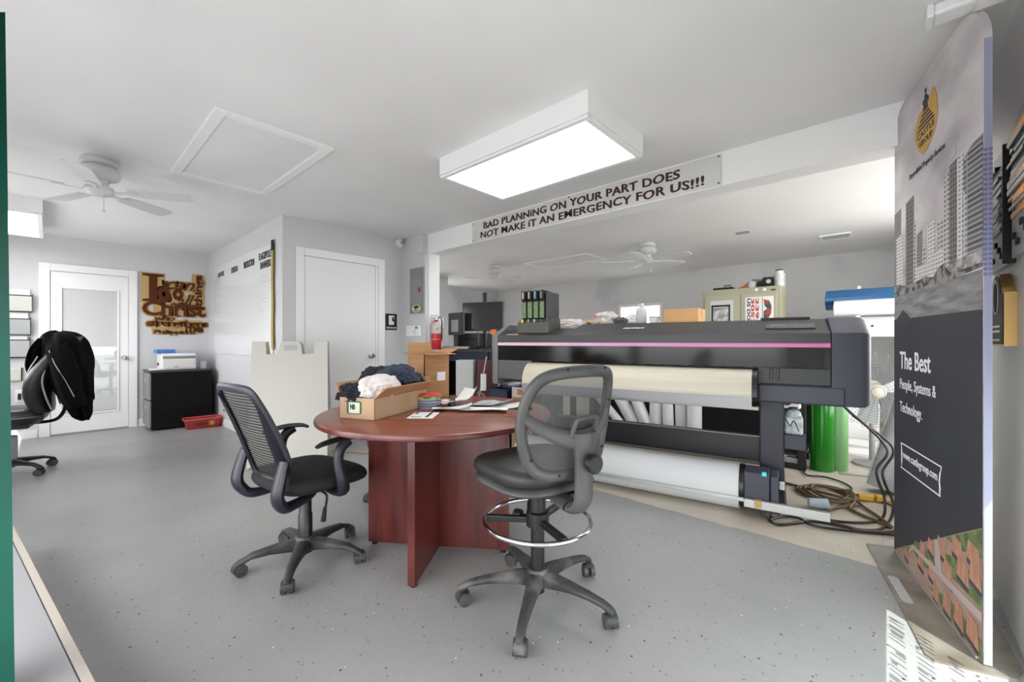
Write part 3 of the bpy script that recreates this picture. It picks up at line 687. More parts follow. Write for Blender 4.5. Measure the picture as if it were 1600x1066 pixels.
# ink cartridges on the top deck
bm = B(); prism(bm, [(.2, 1.225), (.2, 1.32), (.26, 1.36), (.44, 1.36), (.44, 1.262), (.36, 1.25)], .33, Matrix(((0, 0, 1, -1.97), (1, 0, 0, 0), (0, 1, 0, 0), (0, 0, 0, 1)))); mk('ink_tray', bm, mat('ink_tray_grey', (74, 76, 70), .45), pt)
bm = B(); box(bm, (-1.69, .235, 1.30), (-1.645, .43, 1.60), .006); box(bm, (-1.945, .38, 1.36), (-1.69, .43, 1.60), .005); mk('ink_cage', bm, mat('ink_cage_grey', (58, 59, 60), .5), pt)
M_lbl = mat('ink_label_green', (92, 116, 76), .5, c2=(120, 138, 100), scale=40)
for k in range(4):
    x0 = -1.945 + k * .064
    bm = B(); box(bm, (x0, .235, 1.36), (x0 + .056, .38, 1.53), .004); ic = mk('ink_cartridge', bm, M_black, pt)
    bm = B(); box(bm, (x0 + .004, .229, 1.365), (x0 + .05, .236, 1.515), .002); mk('label', bm, M_lbl, ic)
    bm = B(); box(bm, (x0 + .006, .215, 1.53), (x0 + .05, .37, 1.62), .006); mk('cap', bm, M_blk2, ic)
    bm = B(); box(bm, (x0 + .018, .211, 1.545), (x0 + .036, .2152, 1.61), .002); mk('tab', bm, mat('tab%d' % k, ((196, 176, 140), (190, 150, 130), (120, 170, 190), (120, 122, 120))[k], .5), ic)
    bm = B(); lump(bm, (x0 + .028, .202, 1.335), (.012, .01, .018), k, 0, sub=2); mk('drip_valve', bm, mat('valve%d' % k, ((214, 214, 70), (200, 130, 120), (130, 180, 200), (70, 70, 70))[k], .3), ic, smooth=True)

# things standing on the printer's top deck
def on_deck(x, y, z=1.306): return PW((x, y, z))
p = on_deck(-1.30, .58, 1.264)
t = thing('spray_bottle', 'small white spray bottle with blue trigger beside the ink cartridges', 'bottle', on_deck(-1.79, .66, 1.264), .4)
bm = B(); lathe(bm, [(0, 0), (.032, 0), (.036, .01), (.036, .09), (.022, .12), (.014, .135), (.014, .15), (0, .15)], 20); mk('bottle_body', bm, M_white, t, smooth=True)
bm = B(); box(bm, (-.014, -.014, .15), (.014, .014, .17), .003); box(bm, (-.045, -.012, .17), (.03, .012, .195), .005); box(bm, (-.035, -.006, .14), (-.025, .006, .175), .002); mk('trigger_head', bm, mat('trigger_blue', (40, 110, 180), .4), t)
t = thing('carton', 'flattened tan carton lying on the printer deck beside the spray bottle', 'box', on_deck(-1.56, .68, 1.264), PR)
bm = B(); box(bm, (-.16, -.09, 0), (.16, .09, .045), .003); mk('carton_body', bm, M_card, t)
bm = B(); sheet(bm, .3, .2, 8, 6, lambda u, v: (-.15 + .3 * u, -.10 + .22 * v, .047 + .02 * noise.noise((u * 4, v * 4, 2)) + .012), thick=.003); mk('top_flap', bm, M_card, t)
def film(name, label, loc, rad, seed, m, rz=0):
    bm = B(); lump(bm, (0, 0, rad[2] * .9), rad, seed, .45, 2.6, 4, flatz=.0, fold=.35); bm.transform(Matrix.Translation(Vector(loc)) @ Matrix.Rotation(rz, 4, 'Z'))
    return tag(mk(name, bm, m, smooth=True, angle=60), label, 'plastic bag')
M_film = mat('plastic_film', (232, 228, 224), .18, alpha=.55)
film('plastic_wrap', 'crumpled clear plastic wrap in front of the flattened carton', on_deck(-1.55, .50, 1.262), (.13, .07, .05), 3, M_film, PR)
film('plastic_bag', 'clear plastic bag with a red corner label on the printer deck', on_deck(-1.27, .66), (.10, .07, .06), 5, M_film, PR)
bm = B(); box(bm, (-.02, -.03, 0), (.02, .03, .002), mtx=Matrix.Translation(on_deck(-1.355, .62, 1.385)) @ Matrix.Rotation(.9, 4, 'Y')); tag(mk('red_label', bm, mat('label_red', (204, 60, 60), .5)), 'small red label at the corner of the clear plastic bag', 'label')
bm = B(); box(bm, (-.09, -.06, 0), (.09, .06, .05), .003, mtx=Matrix.Translation(on_deck(-1.38, .74)) @ Matrix.Rotation(PR, 4, 'Z')); tag(mk('small_carton', bm, mat('cream_card', (222, 200, 160), .8)), 'small cream carton under the red labelled plastic bag', 'box')
film('grey_cloth', 'dark grey crumpled cloth on the printer deck beside the plain bottle', on_deck(-1.11, .62), (.06, .05, .032), 8, mat('rag_grey', (92, 92, 84), .9), PR)
film('plastic_bag', 'small pale plastic bag in front of the bright far window', on_deck(-1.01, .66), (.06, .05, .045), 9, mat('pale_film', (206, 210, 218), .3, alpha=.8), PR)
t = thing('plain_bottle', 'grey white unlabelled plastic bottle standing before the bright far window', 'bottle', on_deck(-.923, .62), 0)
bm = B(); lathe(bm, [(0, 0), (.044, 0), (.048, .008), (.048, .11), (.04, .135), (.02, .148), (.02, .152), (0, .152)], 26); mk('bottle_body', bm, mat('bottle_grey', (186, 187, 186), .35), t, smooth=True)
bm = B(); cyl(bm, (0, 0, .152), (0, 0, .18), .024, 22); mk('cap', bm, mat('cap_grey', (196, 196, 196), .4), t, smooth=True)
t = thing('white_tub', 'small white plastic tub beside the plain grey bottle', 'tub', on_deck(-.817, .66), 0)
bm = B(); lathe(bm, [(0, 0), (.04, 0), (.045, .05), (0, .05)], 20); mk('tub_body', bm, M_white, t, smooth=True)
bm = B(); lathe(bm, [(0, .05), (.048, .05), (.048, .062), (0, .062)], 20); mk('lid', bm, mat('tub_lid', (176, 178, 180), .4), t, smooth=True)
t = thing('cardboard_box', 'sealed tan cardboard box on the printer deck before the metal locker', 'box', on_deck(-.565, .66), .06)
bm = B(); box(bm, (-.145, -.10, 0), (.135, .12, .115), .003); mk('box_body', bm, mat('kraft_bright', (214, 168, 116), .8, c2=(204, 158, 106), scale=5), t)
bm = B(); box(bm, (-.145, -.005, .1145), (.135, .03, .1165)); box(bm, (.135, -.005, .05), (.1365, .03, .1165)); mk('packing_tape', bm, mat('tape_tan', (200, 160, 116), .25), t)

# waste bottle on its bracket
t = thing('waste_ink_bottle', 'translucent pale plastic waste bottle on the printer leg bracket', 'bottle', PW((.2, .36, .5)), PR)
bm = B(); box(bm, (-.055, -.05, 0), (.055, .05, .13), .018, 3); lathe(bm, [(.05, .12), (.045, .15), (.03, .17), (0, .172)], 20); mk('bottle_body', bm, mat('milky_plastic', (206, 214, 218), .3, c2=(150, 158, 162), scale=22, thr=(.3, .6)), t, smooth=True)
bm = B(); cyl(bm, (0, 0, .168), (0, 0, .185), .028, 18); tube(bm, [(-.05, -.052, .12), (-.02, -.055, .06), (0, -.055, .10), (.03, -.052, .03)], .004, 6, sub=4); mk('cap', bm, mat('cap_dark', (70, 74, 78), .5), t)

# ------------------------------------------------------------------ round table
M_cherry = wood_material('cherry_veneer', (66, 24, 22), (100, 42, 35), .28)
M_cherrytop = wood_material('cherry_top', (122, 64, 48), (140, 78, 60), .26, (.8, 11, 1), 4, .15)
TC = Vector((-1.86, 1.447, 0))
tbl = thing('round_table', 'cherry veneer round table on a crossed panel base', 'table', TC, math.radians(34.5))
bm = B(); lathe(bm, [(0, .735), (.615, .735), (.624, .739), (.626, .75), (.622, .761), (.612, .765), (0, .765)], 96); mk('tabletop', bm, M_cherrytop, tbl, smooth=True, angle=30)
bm = B(); lathe(bm, [(.6155, .7352), (.6245, .739), (.6268, .75), (.6235, .7595), (.6155, .7352)], 96); mk('edge_band', bm, M_cherry, tbl, smooth=True)
bm = B(); box(bm, (-.40, -.018, .015), (.40, .018, .735), .002); mk('base_panel', bm, M_cherry, tbl)
for lo, hi in (((-.018, -.40, .015), (.018, -.019, .735)), ((-.018, .019, .015), (.018, .40, .735))):
    bm = B(); box(bm, lo, hi, .002); mk('base_panel', bm, M_cherry, tbl)
for x, y in ((-.37, 0), (.37, 0), (0, -.37), (0, .37)):
    bm = B(); cyl(bm, (x, y, 0), (x, y, .016), .016, 12); mk('foot_glide', bm, M_blk2, tbl)
TT = .7655

# ------------------------------------------------------------------ chairs
def star_base(t, a0, R, zh, m, he=.0):
    """five tapering arms, hub and twin-wheel casters"""
    bm = B(); lathe(bm, [(0, zh - .075), (.036, zh - .075), (.05, zh - .05), (.052, zh - .01), (.043, zh + .01), (0, zh + .01)], 24); mk('base_hub', bm, m, t, smooth=True)
    for k in range(5):
        a = a0 + k * 2 * PI / 5; rot = Matrix.Rotation(a, 4, 'Z'); bm = B(); st = []
        for x, w, z0, z1 in ((.03, .032, zh - .06, zh), (.09, .029, zh - .052, zh - .002), (.16, .025, zh - .046, zh - .012), (.24, .021, zh - .05, zh - .025), (R - .035, .018, zh - .062, zh - .038), (R - .005, .017, zh - .078, zh - .05), (R + .014, .014, zh - .082, zh - .064)):
            c = .006
            st.append([bm.verts.new(rot @ Vector(p)) for p in ((x, -w * .8, z0), (x, -w, z0 + c), (x, -w, z1 - c * 1.3), (x, -w * .55, z1), (x, w * .55, z1), (x, w, z1 - c * 1.3), (x, w, z0 + c), (x, w * .8, z0))])
        for p, q in zip(st, st[1:]):
            for i in range(8): bm.faces.new((p[i], p[(i + 1) % 8], q[(i + 1) % 8], q[i]))
        bm.faces.new(st[0][::-1]); bm.faces.new(st[-1]); bmesh.ops.recalc_face_normals(bm, faces=bm.faces[:])
        mk('base_arm', bm, m, t, smooth=True, angle=50)
        sw = Matrix.Translation(rot @ Vector((R, 0, 0))) @ Matrix.Rotation(a + (k * 1.9 % 2.2) - .9, 4, 'Z')
        bm = B(); cyl(bm, (0, 0, .045), (0, 0, zh - .06), .008, 10)
        lathe(bm, [(.033, -.02), (.033, .02)], 14, Matrix.Translation((-.012, 0, .031)) @ Matrix.Rotation(PI / 2, 4, 'X'), -.2, PI * .75)
        box(bm, (-.03, -.004, .022), (.012, .004, .058), .002); bm.transform(sw); cs = mk('caster', bm, m, t, smooth=True)
        bm = B()
        for y0 in (-.026, .008): cyl(bm, (-.012, y0, .029), (-.012, y0 + .018, .029), .029, 20)
        bm.transform(sw); mk('wheel', bm, M_rub, cs, smooth=True)
def cushion(bm, hw, hd, z0, z1, droop=.02, n=48, pw=.5, cy=0, dome=.008):
    h = z1 - z0; rings = []
    for s, z in ((0, z0), (.86, z0), (.96, z0 + .2 * h), (1, z0 + .45 * h), (.99, z0 + .68 * h), (.95, z0 + .86 * h), (.88, z0 + .97 * h), (.6, z1 + dome * .6), (.3, z1 + dome), (0, z1 + dome)):
        ring = []
        for k in range(n if s else 1):
            a = 2 * PI * k / n; c, sn = math.cos(a), math.sin(a)
            x = math.copysign(abs(c) ** pw, c) * hw * s; y = math.copysign(abs(sn) ** pw, sn) * hd * s
            zz = z - (droop * max(0, y / hd) ** 2.5)
            ring.append(bm.verts.new((x, y + cy, zz)))
        rings.append(ring)
    for a, b in zip(rings, rings[1:]):
        for k in range(n):
            f = [a[k % len(a)], a[(k + 1) % len(a)], b[(k + 1) % len(b)], b[k % len(b)]]; g = []
            for v in f:
                if v not in g: g.append(v)
            if len(g) > 2: bm.faces.new(g)
    bmesh.ops.recalc_face_normals(bm, faces=bm.faces[:])
def hw_at(out, z):
    for (u0, z0), (u1, z1) in zip(out, out[1:]):
        if z0 <= z <= z1 or z1 <= z <= z0:
            return u0 + (u1 - u0) * ((z - z0) / (z1 - z0) if abs(z1 - z0) > 1e-9 else 1)
    return 0
def back_panel(bm, half, S, nz=24, nu=16, inset=.0):
    """grid filling an outline given as half widths; S(u,z) -> point"""
    dense = spline([(u, z, 0) for u, z in half], 8); hp = [(p.x, p.y) for p in dense]
    z0, z1 = hp[0][1] + .002, hp[-1][1] - .002; rows = []
    for j in range(nz + 1):
        z = z0 + (z1 - z0) * j / nz; w = max(.004, hw_at(hp, z) - inset)
        rows.append([bm.verts.new(S(-w + 2 * w * i / nu, z)) for i in range(nu + 1)])
    for a, b in zip(rows, rows[1:]):
        for i in range(nu): bm.faces.new((a[i], a[i + 1], b[i + 1], b[i]))
def outline(half, S):
    L = [S(u, z) for u, z in half] + [S(-u, z) for u, z in half[::-1] if u > 1e-6]
    return L

M_navy = mat('navy_frame_plastic', (24, 25, 37), .42, c2=(38, 39, 50), scale=6)
M_seatblk = mat('black_seat_fabric', (22, 22, 25), .85, bump=.15, bscale=300)
M_meshb = mesh_fabric('slatted_mesh', (28, 28, 27), .34, 2, 420, slat=True)
def task_chair(label, x, y, heading, abase):
    rz = math.radians(heading - 90); t = thing('task_chair', label, 'chair', (x, y, 0), rz, 'black task chairs at the round table')
    star_base(t, math.radians(abase) - rz, .30, .125, M_dust)
    bm = B(); lathe(bm, [(0, .06), (.034, .06), (.034, .245), (.03, .25), (.03, .36), (.024, .365), (.024, .415), (0, .415)], 24); mk('gas_lift', bm, M_black, t, smooth=True)
    bm = B(); box(bm, (-.09, -.12, .385), (.09, .12, .425), .01); mk('seat_mechanism', bm, M_black, t)
    bm = B(); tube(bm, [(.06, 0, .40), (.16, .0, .395), (.2, .0, .38), (.19, .0, .33), (.17, .0, .27)], .006, 8, sub=4); cyl(bm, (.183, 0, .32), (.168, 0, .25), .009, 10, .013); mk('height_lever', bm, M_black, t, smooth=True)
    bm = B(); cushion(bm, .245, .235, .415, .495, .03, cy=.03); mk('seat', bm, M_seatblk, t, smooth=True)
    half = [(0, .475), (.12, .475), (.185, .52), (.218, .62), (.21, .75), (.19, .87), (.165, .925), (.10, .938), (0, .94)]
    def S(u, z): return Vector((u, -.18 - .17 * ((z - .47) / .47) ** 1.2 + .55 * u * u, z))
    bm = B(); back_panel(bm, half, S, 26, 12, .006); br = mk('backrest_mesh', bm, M_meshb, t, smooth=True)
    bm = B(); tube(bm, outline(half, lambda u, z: S(u, z) + Vector((0, -.004, 0))), .019, 10, closed=True, sub=4, flat=.55, ref=(0, 1, 0)); bf = mk('backrest_frame', bm, M_navy, t, smooth=True)
    for s in (-1, 1):     # broad blades beside the mesh
        bm = B(); sheet(bm, 1, 1, 5, 14, lambda u, v: S(s * (hw_at(half[1:7], .50 + .40 * v) - u * (.02 + .065 * math.sin(PI * min(1, .15 + v * .95)))), .50 + .40 * v) + Vector((0, -.012 - .01 * math.sin(PI * u), 0)), thick=.006)
        mk('frame_blade', bm, M_navy, bf, smooth=True)
        bm = B(); tube(bm, [(s * .2, -.205, .60), (s * .205, -.228, .52), (s * .205, -.24, .455), (s * .195, -.225, .41), (s * .17, -.18, .375), (s * .13, -.05, .385), (s * .08, .0, .40)], [.02, .024, .026, .026, .024, .018, .015], 10, sub=5, flat=1.5, ref=(1, 0, 0)); mk('back_bracket', bm, M_navy, t, smooth=True)
        bm = B(); tube(bm, [(s * .10, .05, .40), (s * .2, .05, .392), (s * .268, .045, .41), (s * .285, .03, .47), (s * .275, .015, .56), (s * .27, .03, .62), (s * .265, .075, .652)], [.02, .022, .024, .022, .018, .02, .022], 10, sub=5, flat=1.35, ref=(0, 1, 0)); ar = mk('armrest', bm, M_navy, t, smooth=True)
        bm = B(); tube(bm, [(s * .262, -.09, .648), (s * .264, -.05, .66), (s * .265, .04, .667), (s * .262, .12, .66), (s * .25, .155, .645)], [.016, .026, .03, .028, .018], 12, sub=5, flat=.42, ref=(0, 0, 1)); mk('arm_pad', bm, M_black, ar, smooth=True)
    return t
task_chair('black task chair with slatted mesh back, drawn out beside the round table', -2.262, .895, 97, 36)
task_chair('black task chair on the far side of the round table, mostly hidden', -2.55, 1.74, -19, 160)

# drafting stool
M_stool = mat('grey_black_plastic', (62, 62, 64), .48, c2=(78, 77, 76), scale=5)
M_ruby = mat('stool_vinyl', (34, 34, 35), .5, c2=(48, 47, 46), scale=4)
rz = math.radians(167 - 90); st = thing('drafting_stool', 'black drafting stool with chrome foot ring in front of the wide printer', 'stool', (-1.143, 1.438, 0), rz)
star_base(st, math.radians(9.5) - rz, .335, .145, mat('dusty_stool_base', (50, 50, 51), .55, c2=(110, 108, 105), scale=7, thr=(.3, .52)))
bm = B(); lathe(bm, [(0, .05), (.03, .05), (.03, .40), (.036, .405), (.036, .57), (0, .57)], 24); mk('gas_lift', bm, M_black, st, smooth=True)
bm = B(); tube(bm, [(.232 * math.cos(a), .232 * math.sin(a), .365) for a in [k * 2 * PI / 64 for k in range(64)]], .0105, 12, closed=True); mk('foot_ring', bm, M_chrome, st, smooth=True)
bm = B(); lathe(bm, [(.031, .335), (.05, .34), (.05, .40), (.031, .405)], 24)
for k in range(3):
    a = .35 + k * 2 * PI / 3; box(bm, (.045, -.014, .352), (.228, .014, .378), .004, mtx=Matrix.Rotation(a, 4, 'Z'))
mk('ring_hub', bm, M_black, st)
bm = B(); lathe(bm, [(0, .04), (.012, .04), (.012, .07), (.026, .075), (.03, .09), (.028, .11), (.015, .118), (0, .118)], 12, Matrix.Translation((0, 0, .365)) @ Matrix.Rotation(math.radians(120), 4, 'Z') @ Matrix.Rotation(PI / 2, 4, 'Y')); mk('clamp_knob', bm, M_black, st, smooth=True)
bm = B(); cushion(bm, .24, .235, .565, .645, .02, cy=.03, pw=.62); mk('seat', bm, M_ruby, st, smooth=True)
bm = B(); cushion(bm, .236, .23, .53, .572, .012, cy=.03, pw=.62, dome=0); mk('seat_shell', bm, M_stool, st, smooth=True)
half = [(0, .63), (.11, .63), (.18, .662), (.222, .735), (.242, .825), (.234, .92), (.20, .992), (.135, 1.026), (0, 1.035)]
def SB(u, z):
    f = u / .36; return Vector((.36 * math.sin(f), -.225 - .075 * (z - .63) / .42 + .36 * (1 - math.cos(f)), z))
bm = B(); back_panel(bm, half, SB, 24, 18, .006); mk('backrest_mesh', bm, mesh_fabric('sheer_mesh', (78, 78, 79), .38), st, smooth=True)
bm = B(); tube(bm, outline(half, SB), .024, 12, closed=True, sub=5, flat=.8, ref=(0, 1, 0)); bf = mk('backrest_frame', bm, M_stool, st, smooth=True)
bm = B()
for s in (-1, 1): tube(bm, [SB(s * .0, .765) + Vector((0, -.03, 0)), SB(s * .06, .775) + Vector((0, -.024, 0)), SB(s * .13, .80) + Vector((0, -.014, 0)), SB(s * .19, .835) + Vector((0, -.006, 0)), SB(s * .232, .865)], [.045, .036, .028, .026, .018], 12, sub=6, flat=.5, ref=(0, 1, 0))
mk('back_yoke', bm, M_stool, bf, smooth=True)
bm = B(); tube(bm, [(0, -.285, .80), (0, -.285, .70), (0, -.285, .60), (0, -.28, .535), (0, -.25, .50), (0, -.20, .495), (0, -.08, .515)], [.062, .044, .044, .046, .046, .044, .04], 14, sub=6, flat=.55, ref=(0, 1, 0)); sp_ = mk('back_spine', bm, M_stool, st, smooth=True)
bm = B(); tube(bm, [SB(-.06, .785) + Vector((0, -.03, 0)), SB(-.055, .84) + Vector((0, -.04, 0)), SB(-.04, .858) + Vector((0, -.042, 0)), SB(.04, .858) + Vector((0, -.042, 0)), SB(.055, .84) + Vector((0, -.04, 0)), SB(.06, .785) + Vector((0, -.03, 0))], .010, 10, sub=4); mk('carry_handle', bm, M_stool, sp_, smooth=True)
bm = B(); lathe(bm, [(0, 0), (.02, 0), (.02, .02), (.036, .024), (.036, .045), (.03, .05), (0, .05)], 24, Matrix.Translation((.0, -.305, .69)) @ Matrix.Rotation(PI / 2, 4, 'X')); mk('tilt_knob', bm, M_black, sp_, smooth=True)
bm = B(); lathe(bm, [(0, .49), (.032, .49), (.034, .5), (.034, .525), (.0, .53)], 16, Matrix.Translation((.07, -.13, -.012))); mk('seat_knob', bm, M_black, st, smooth=True)
bm = B(); tube(bm, [(-.06, -.05, .515), (-.14, -.12, .51), (-.2, -.2, .495)], .006, 8, sub=4); mk('height_lever', bm, M_black, st, smooth=True)
for u, z in ((.2, .70), (-.2, .70), (.225, .90), (-.225, .90), (.10, 1.045), (-.10, 1.045), (.08, .632), (-.08, .632)):
    p = SB(u, z); bm = B(); cyl(bm, p + Vector((0, -.017, 0)), p + Vector((0, -.0205, 0)), .0055, 8); mk('screw_hole', bm, M_blk2, bf)

# executive chair with a jacket over it
M_lea = mat('black_leather', (30, 30, 34), .33, bump=.12, bscale=120)
M_pipe = mat('grey_piping', (150, 150, 150), .4)
rz = math.radians(262 - 90); ex = thing('executive_chair', 'black leather office chair with grey piping near the glazed door', 'chair', (-5.6, -.26, 0), rz)
star_base(ex, .25, .31, .135, M_black)
bm = B(); lathe(bm, [(0, .06), (.06, .06), (.075, .15), (.075, .33), (.03, .335), (.03, .42), (0, .42)], 20); mk('column_cover', bm, mat('column_grey', (150, 150, 150), .5), ex, smooth=True)
bm = B(); box(bm, (-.14, -.16, .40), (.14, .16, .45), .012); mk('seat_mechanism', bm, M_black, ex)
bm = B(); cushion(bm, .255, .27, .44, .575, .04, cy=.02); mk('seat', bm, M_lea, ex, smooth=True)
bm = B(); cushion(bm, .258, .272, .50, .512, .0, cy=.02, dome=0); mk('seat_piping', bm, M_pipe, ex, smooth=True)
bm = B()
tube(bm, [(0, -.12, .43), (0, -.29, .44), (0, -.35, .52), (0, -.36, .6)], .028, 8, sub=5, flat=.5, ref=(0, 1, 0)); mk('back_bracket', bm, M_black, ex, smooth=True)
def backshape(bm, hw, th, y0, lean):
    rings = []
    for j in range(15):
        v = j / 14; z = .53 + .66 * v; w = hw * (.80 + .32 * math.sin(PI * min(1, v * 1.02)) ** .7 * (1 if v < .6 else .95)) * (1 if v < .93 else .86)
        yc = y0 - lean * v ** 1.4 + .06 * math.sin(PI * v * 1.3); t_ = th * (.55 + .45 * math.sin(PI * min(1, max(0, v))) ** .5)
        rings.append([bm.verts.new((w * math.copysign(abs(math.cos(a)) ** .6, math.cos(a)), yc + t_ * math.copysign(abs(math.sin(a)) ** .8, math.sin(a)) + .03 * (math.cos(a)) ** 2, z)) for a in [2 * PI * k / 32 for k in range(32)]])
    for a, b in zip(rings, rings[1:]):
        for k in range(32): bm.faces.new((a[k], a[(k + 1) % 32], b[(k + 1) % 32], b[k]))
    bm.faces.new(rings[0][::-1]); bm.faces.new(rings[-1])
bm = B(); backshape(bm, .245, .085, -.24, .14); bk = mk('backrest', bm, M_lea, ex, smooth=True)
for s in (-1, 1):
    bm = B(); tube(bm, [(s * .20, -.30 - .0, .56), (s * .235, -.27, .68), (s * .255, -.255, .82), (s * .25, -.29, .98), (s * .22, -.36, 1.12)], .007, 6, sub=6); mk('piping', bm, M_pipe, bk, smooth=True)
    bm = B(); tube(bm, [(s * .18, -.20, .57), (s * .21, -.16, .70), (s * .215, -.16, .86), (s * .2, -.22, 1.02)], .006, 6, sub=6); mk('piping', bm, M_pipe, bk, smooth=True)
jk = thing('jacket', 'black jacket slung over the back of the leather office chair', 'jacket', (-5.6, -.26, .45), rz)
M_jk = mat('black_cloth', (15, 15, 16), .95, spec=.08, bump=.25, bscale=60)
def drape(bm, secs, seed, n=48, amp=.035):
    rings = []
    for j, (cx, cy, rx, ry, z) in enumerate(secs):
        ring = []
        for k in range(n):
            a = 2 * PI * k / n; f = 1 + amp / max(.05, min(rx, ry)) * (noise.noise((math.cos(a) * 2.4 + seed, math.sin(a) * 2.4, z * 2.2)) + .5 * noise.noise((math.cos(a) * 6 + seed, math.sin(a) * 6, z * 3)))
            ring.append(bm.verts.new((cx + rx * f * math.cos(a), cy + ry * f * math.sin(a), z + .02 * noise.noise((a * 2, seed, 5)))))
        rings.append(ring)
    for a, b in zip(rings, rings[1:]):
        for k in range(n): bm.faces.new((a[k], a[(k + 1) % n], b[(k + 1) % n], b[k]))
    bm.faces.new(rings[0][::-1]); bm.faces.new(rings[-1]); bmesh.ops.recalc_face_normals(bm, faces=bm.faces[:])
def dsecs(ctrl, n=30):
    P = spline([(a, b, c) for a, b, c, d, e in ctrl], n // (len(ctrl) - 1)); Q = spline([(d, e, 0) for a, b, c, d, e in ctrl], n // (len(ctrl) - 1))
    return [(p.x, p.y, q.x, q.y, p.z) for p, q in zip(P, Q)]
bm = B(); drape(bm, dsecs([(0, -.32, .785, .05, .03), (0, -.33, .765, .17, .10), (0, -.35, .68, .25, .15), (0, -.37, .50, .265, .17), (.0, -.40, .32, .26, .14), (0, -.44, .16, .24, .09), (0, -.47, .02, .14, .05), (0, -.49, -.03, .05, .02)]), 2); mk('jacket_body', bm, M_jk, jk, smooth=True, angle=70)
for s in (-1, 1):
    bm = B(); drape(bm, dsecs([(s * .20, -.34, .70, .05, .05), (s * .255, -.36, .6, .075, .08), (s * .275, -.40, .4, .075, .085), (s * .27, -.44, .2, .07, .08), (s * .265, -.455, .13, .06, .065)]), 5 + s, 28, .02); sl = mk('sleeve', bm, M_jk, jk, smooth=True, angle=70)
    bm = B(); tube(bm, [(s * .30, -.30, .62), (s * .34, -.34, .5), (s * .345, -.40, .36), (s * .335, -.45, .22)], .004, 6, sub=6); mk('reflective_trim', bm, M_pipe, sl, smooth=True)
bm = B(); drape(bm, dsecs([(-.05, -.24, .72, .10, .04), (-.06, -.2, .62, .14, .05), (-.05, -.17, .5, .15, .04), (-.04, -.17, .40, .10, .025)]), 9, 30, .025); mk('front_flap', bm, M_jk, jk, smooth=True, angle=70)

# ------------------------------------------------------------------ things on the round table
bx = thing('open_carton', 'open tan carton heaped with folded clothes on the round table', 'box', (-2.02, 1.225, TT), math.radians(22))
hx, hy, hz = .105, .235, .105
bm = B()
for lo, hi in (((-hx, -hy, 0), (hx, hy, .004)), ((-hx, -hy, 0), (-hx + .004, hy, hz)), ((hx - .004, -hy, 0), (hx, hy, hz)), ((-hx, -hy, 0), (hx, -hy + .004, hz)), ((-hx, hy - .004, 0), (hx, hy, hz))): box(bm, lo, hi)
mk('carton_body', bm, mat('carton_tan', (188, 158, 128), .8, c2=(176, 146, 116), scale=6), bx)
def flap(bm, a, b, out, up, ln):
    a = Vector(a); b = Vector(b); d = (Vector(out) * math.cos(up) + Vector((0, 0, 1)) * math.sin(up)) * ln; e = (b - a).normalized() * .012
    n = d.cross(b - a).normalized() * .002
    v = [bm.verts.new(p + q) for q in (n, -n) for p in (a, b, b + d - e, a + d + e)]
    for f in ((0, 1, 2, 3), (7, 6, 5, 4), (0, 4, 5, 1), (1, 5, 6, 2), (2, 6, 7, 3), (3, 7, 4, 0)): bm.faces.new([v[i] for i in f])
    bmesh.ops.recalc_face_normals(bm, faces=bm.faces[:])
for a, b, o_, up, ln in (((hx, -hy, hz), (hx, hy, hz), (1, 0, 0), .75, .075), ((-hx, -hy, hz), (-hx, hy, hz), (-1, 0, 0), 1.15, .075), ((-hx, hy, hz), (hx, hy, hz), (0, 1, 0), .8, .09)):
    bm = B(); flap(bm, a, b, o_, up, ln); mk('flap', bm, M_card, bx)
bm = B(); prism(bm, rrect(-.06, .025, .03, .09, .012), .0015, frame((0, -hy - .0005, 0), (1, 0, 0), (0, 0, 1), (0, -1, 0))); lb = mk('label', bm, mat('label_green', (70, 92, 78), .5), bx)
bm = B(); box(bm, (-.045, -hy - .0035, .03), (.02, -hy - .002, .082)); mk('label_panel', bm, mat('label_pale', (206, 214, 190), .5), lb)
mk('lettering', text_bm('NB', (-.036, -hy - .004, .048), (1, 0, 0), (0, 0, 1), .03, .026, .001, .03), M_ink, lb)
def garment(name, label, c, rad, seed, m, amp=.35, fold=.45, rz=0, freq=2.2):
    bm = B(); lump(bm, (0, 0, 0), rad, seed, amp, freq, 5, fold=fold); bm.transform(Matrix.Translation(Vector(c)) @ Matrix.Rotation(rz, 4, 'Z'))
    return tag(mk(name, bm, m, smooth=True, angle=80), label, 'clothes', 'folded clothes in the open carton')
M_dn = mat('navy_denim', (38, 48, 68), .9, c2=(56, 68, 88), scale=30, bump=.2, bscale=400)
M_dk = mat('dark_navy_cotton', (28, 32, 46), .9, bump=.15, bscale=300)
M_wc = mat('white_cotton', (226, 220, 218), .9, bump=.12, bscale=300)
garment('navy_trousers', 'dark navy garment at the low end of the clothes heap', (-2.02, 1.08, .875), (.10, .10, .055), 3, M_dk, rz=.4)
garment('white_shirt', 'white shirt lying over the middle of the clothes heap', (-1.985, 1.16, .905), (.092, .165, .068), 6, M_wc, .25, .22, .75, 1.7)
garment('denim_jeans', 'blue denim jeans on top of the clothes heap', (-2.07, 1.33, .935), (.095, .14, .075), 9, M_dn, .25, .3, .5, 1.8)
garment('dark_shirt', 'black top showing behind the white shirt in the carton', (-2.12, 1.22, .945), (.07, .075, .055), 12, mat('black_cotton', (34, 34, 38), .9), .3, .4)
garment('denim_shirt', 'crumpled dark blue shirt at the far end of the carton', (-2.10, 1.43, .91), (.075, .06, .05), 15, mat('ink_blue', (26, 34, 58), .9), .3, .5)

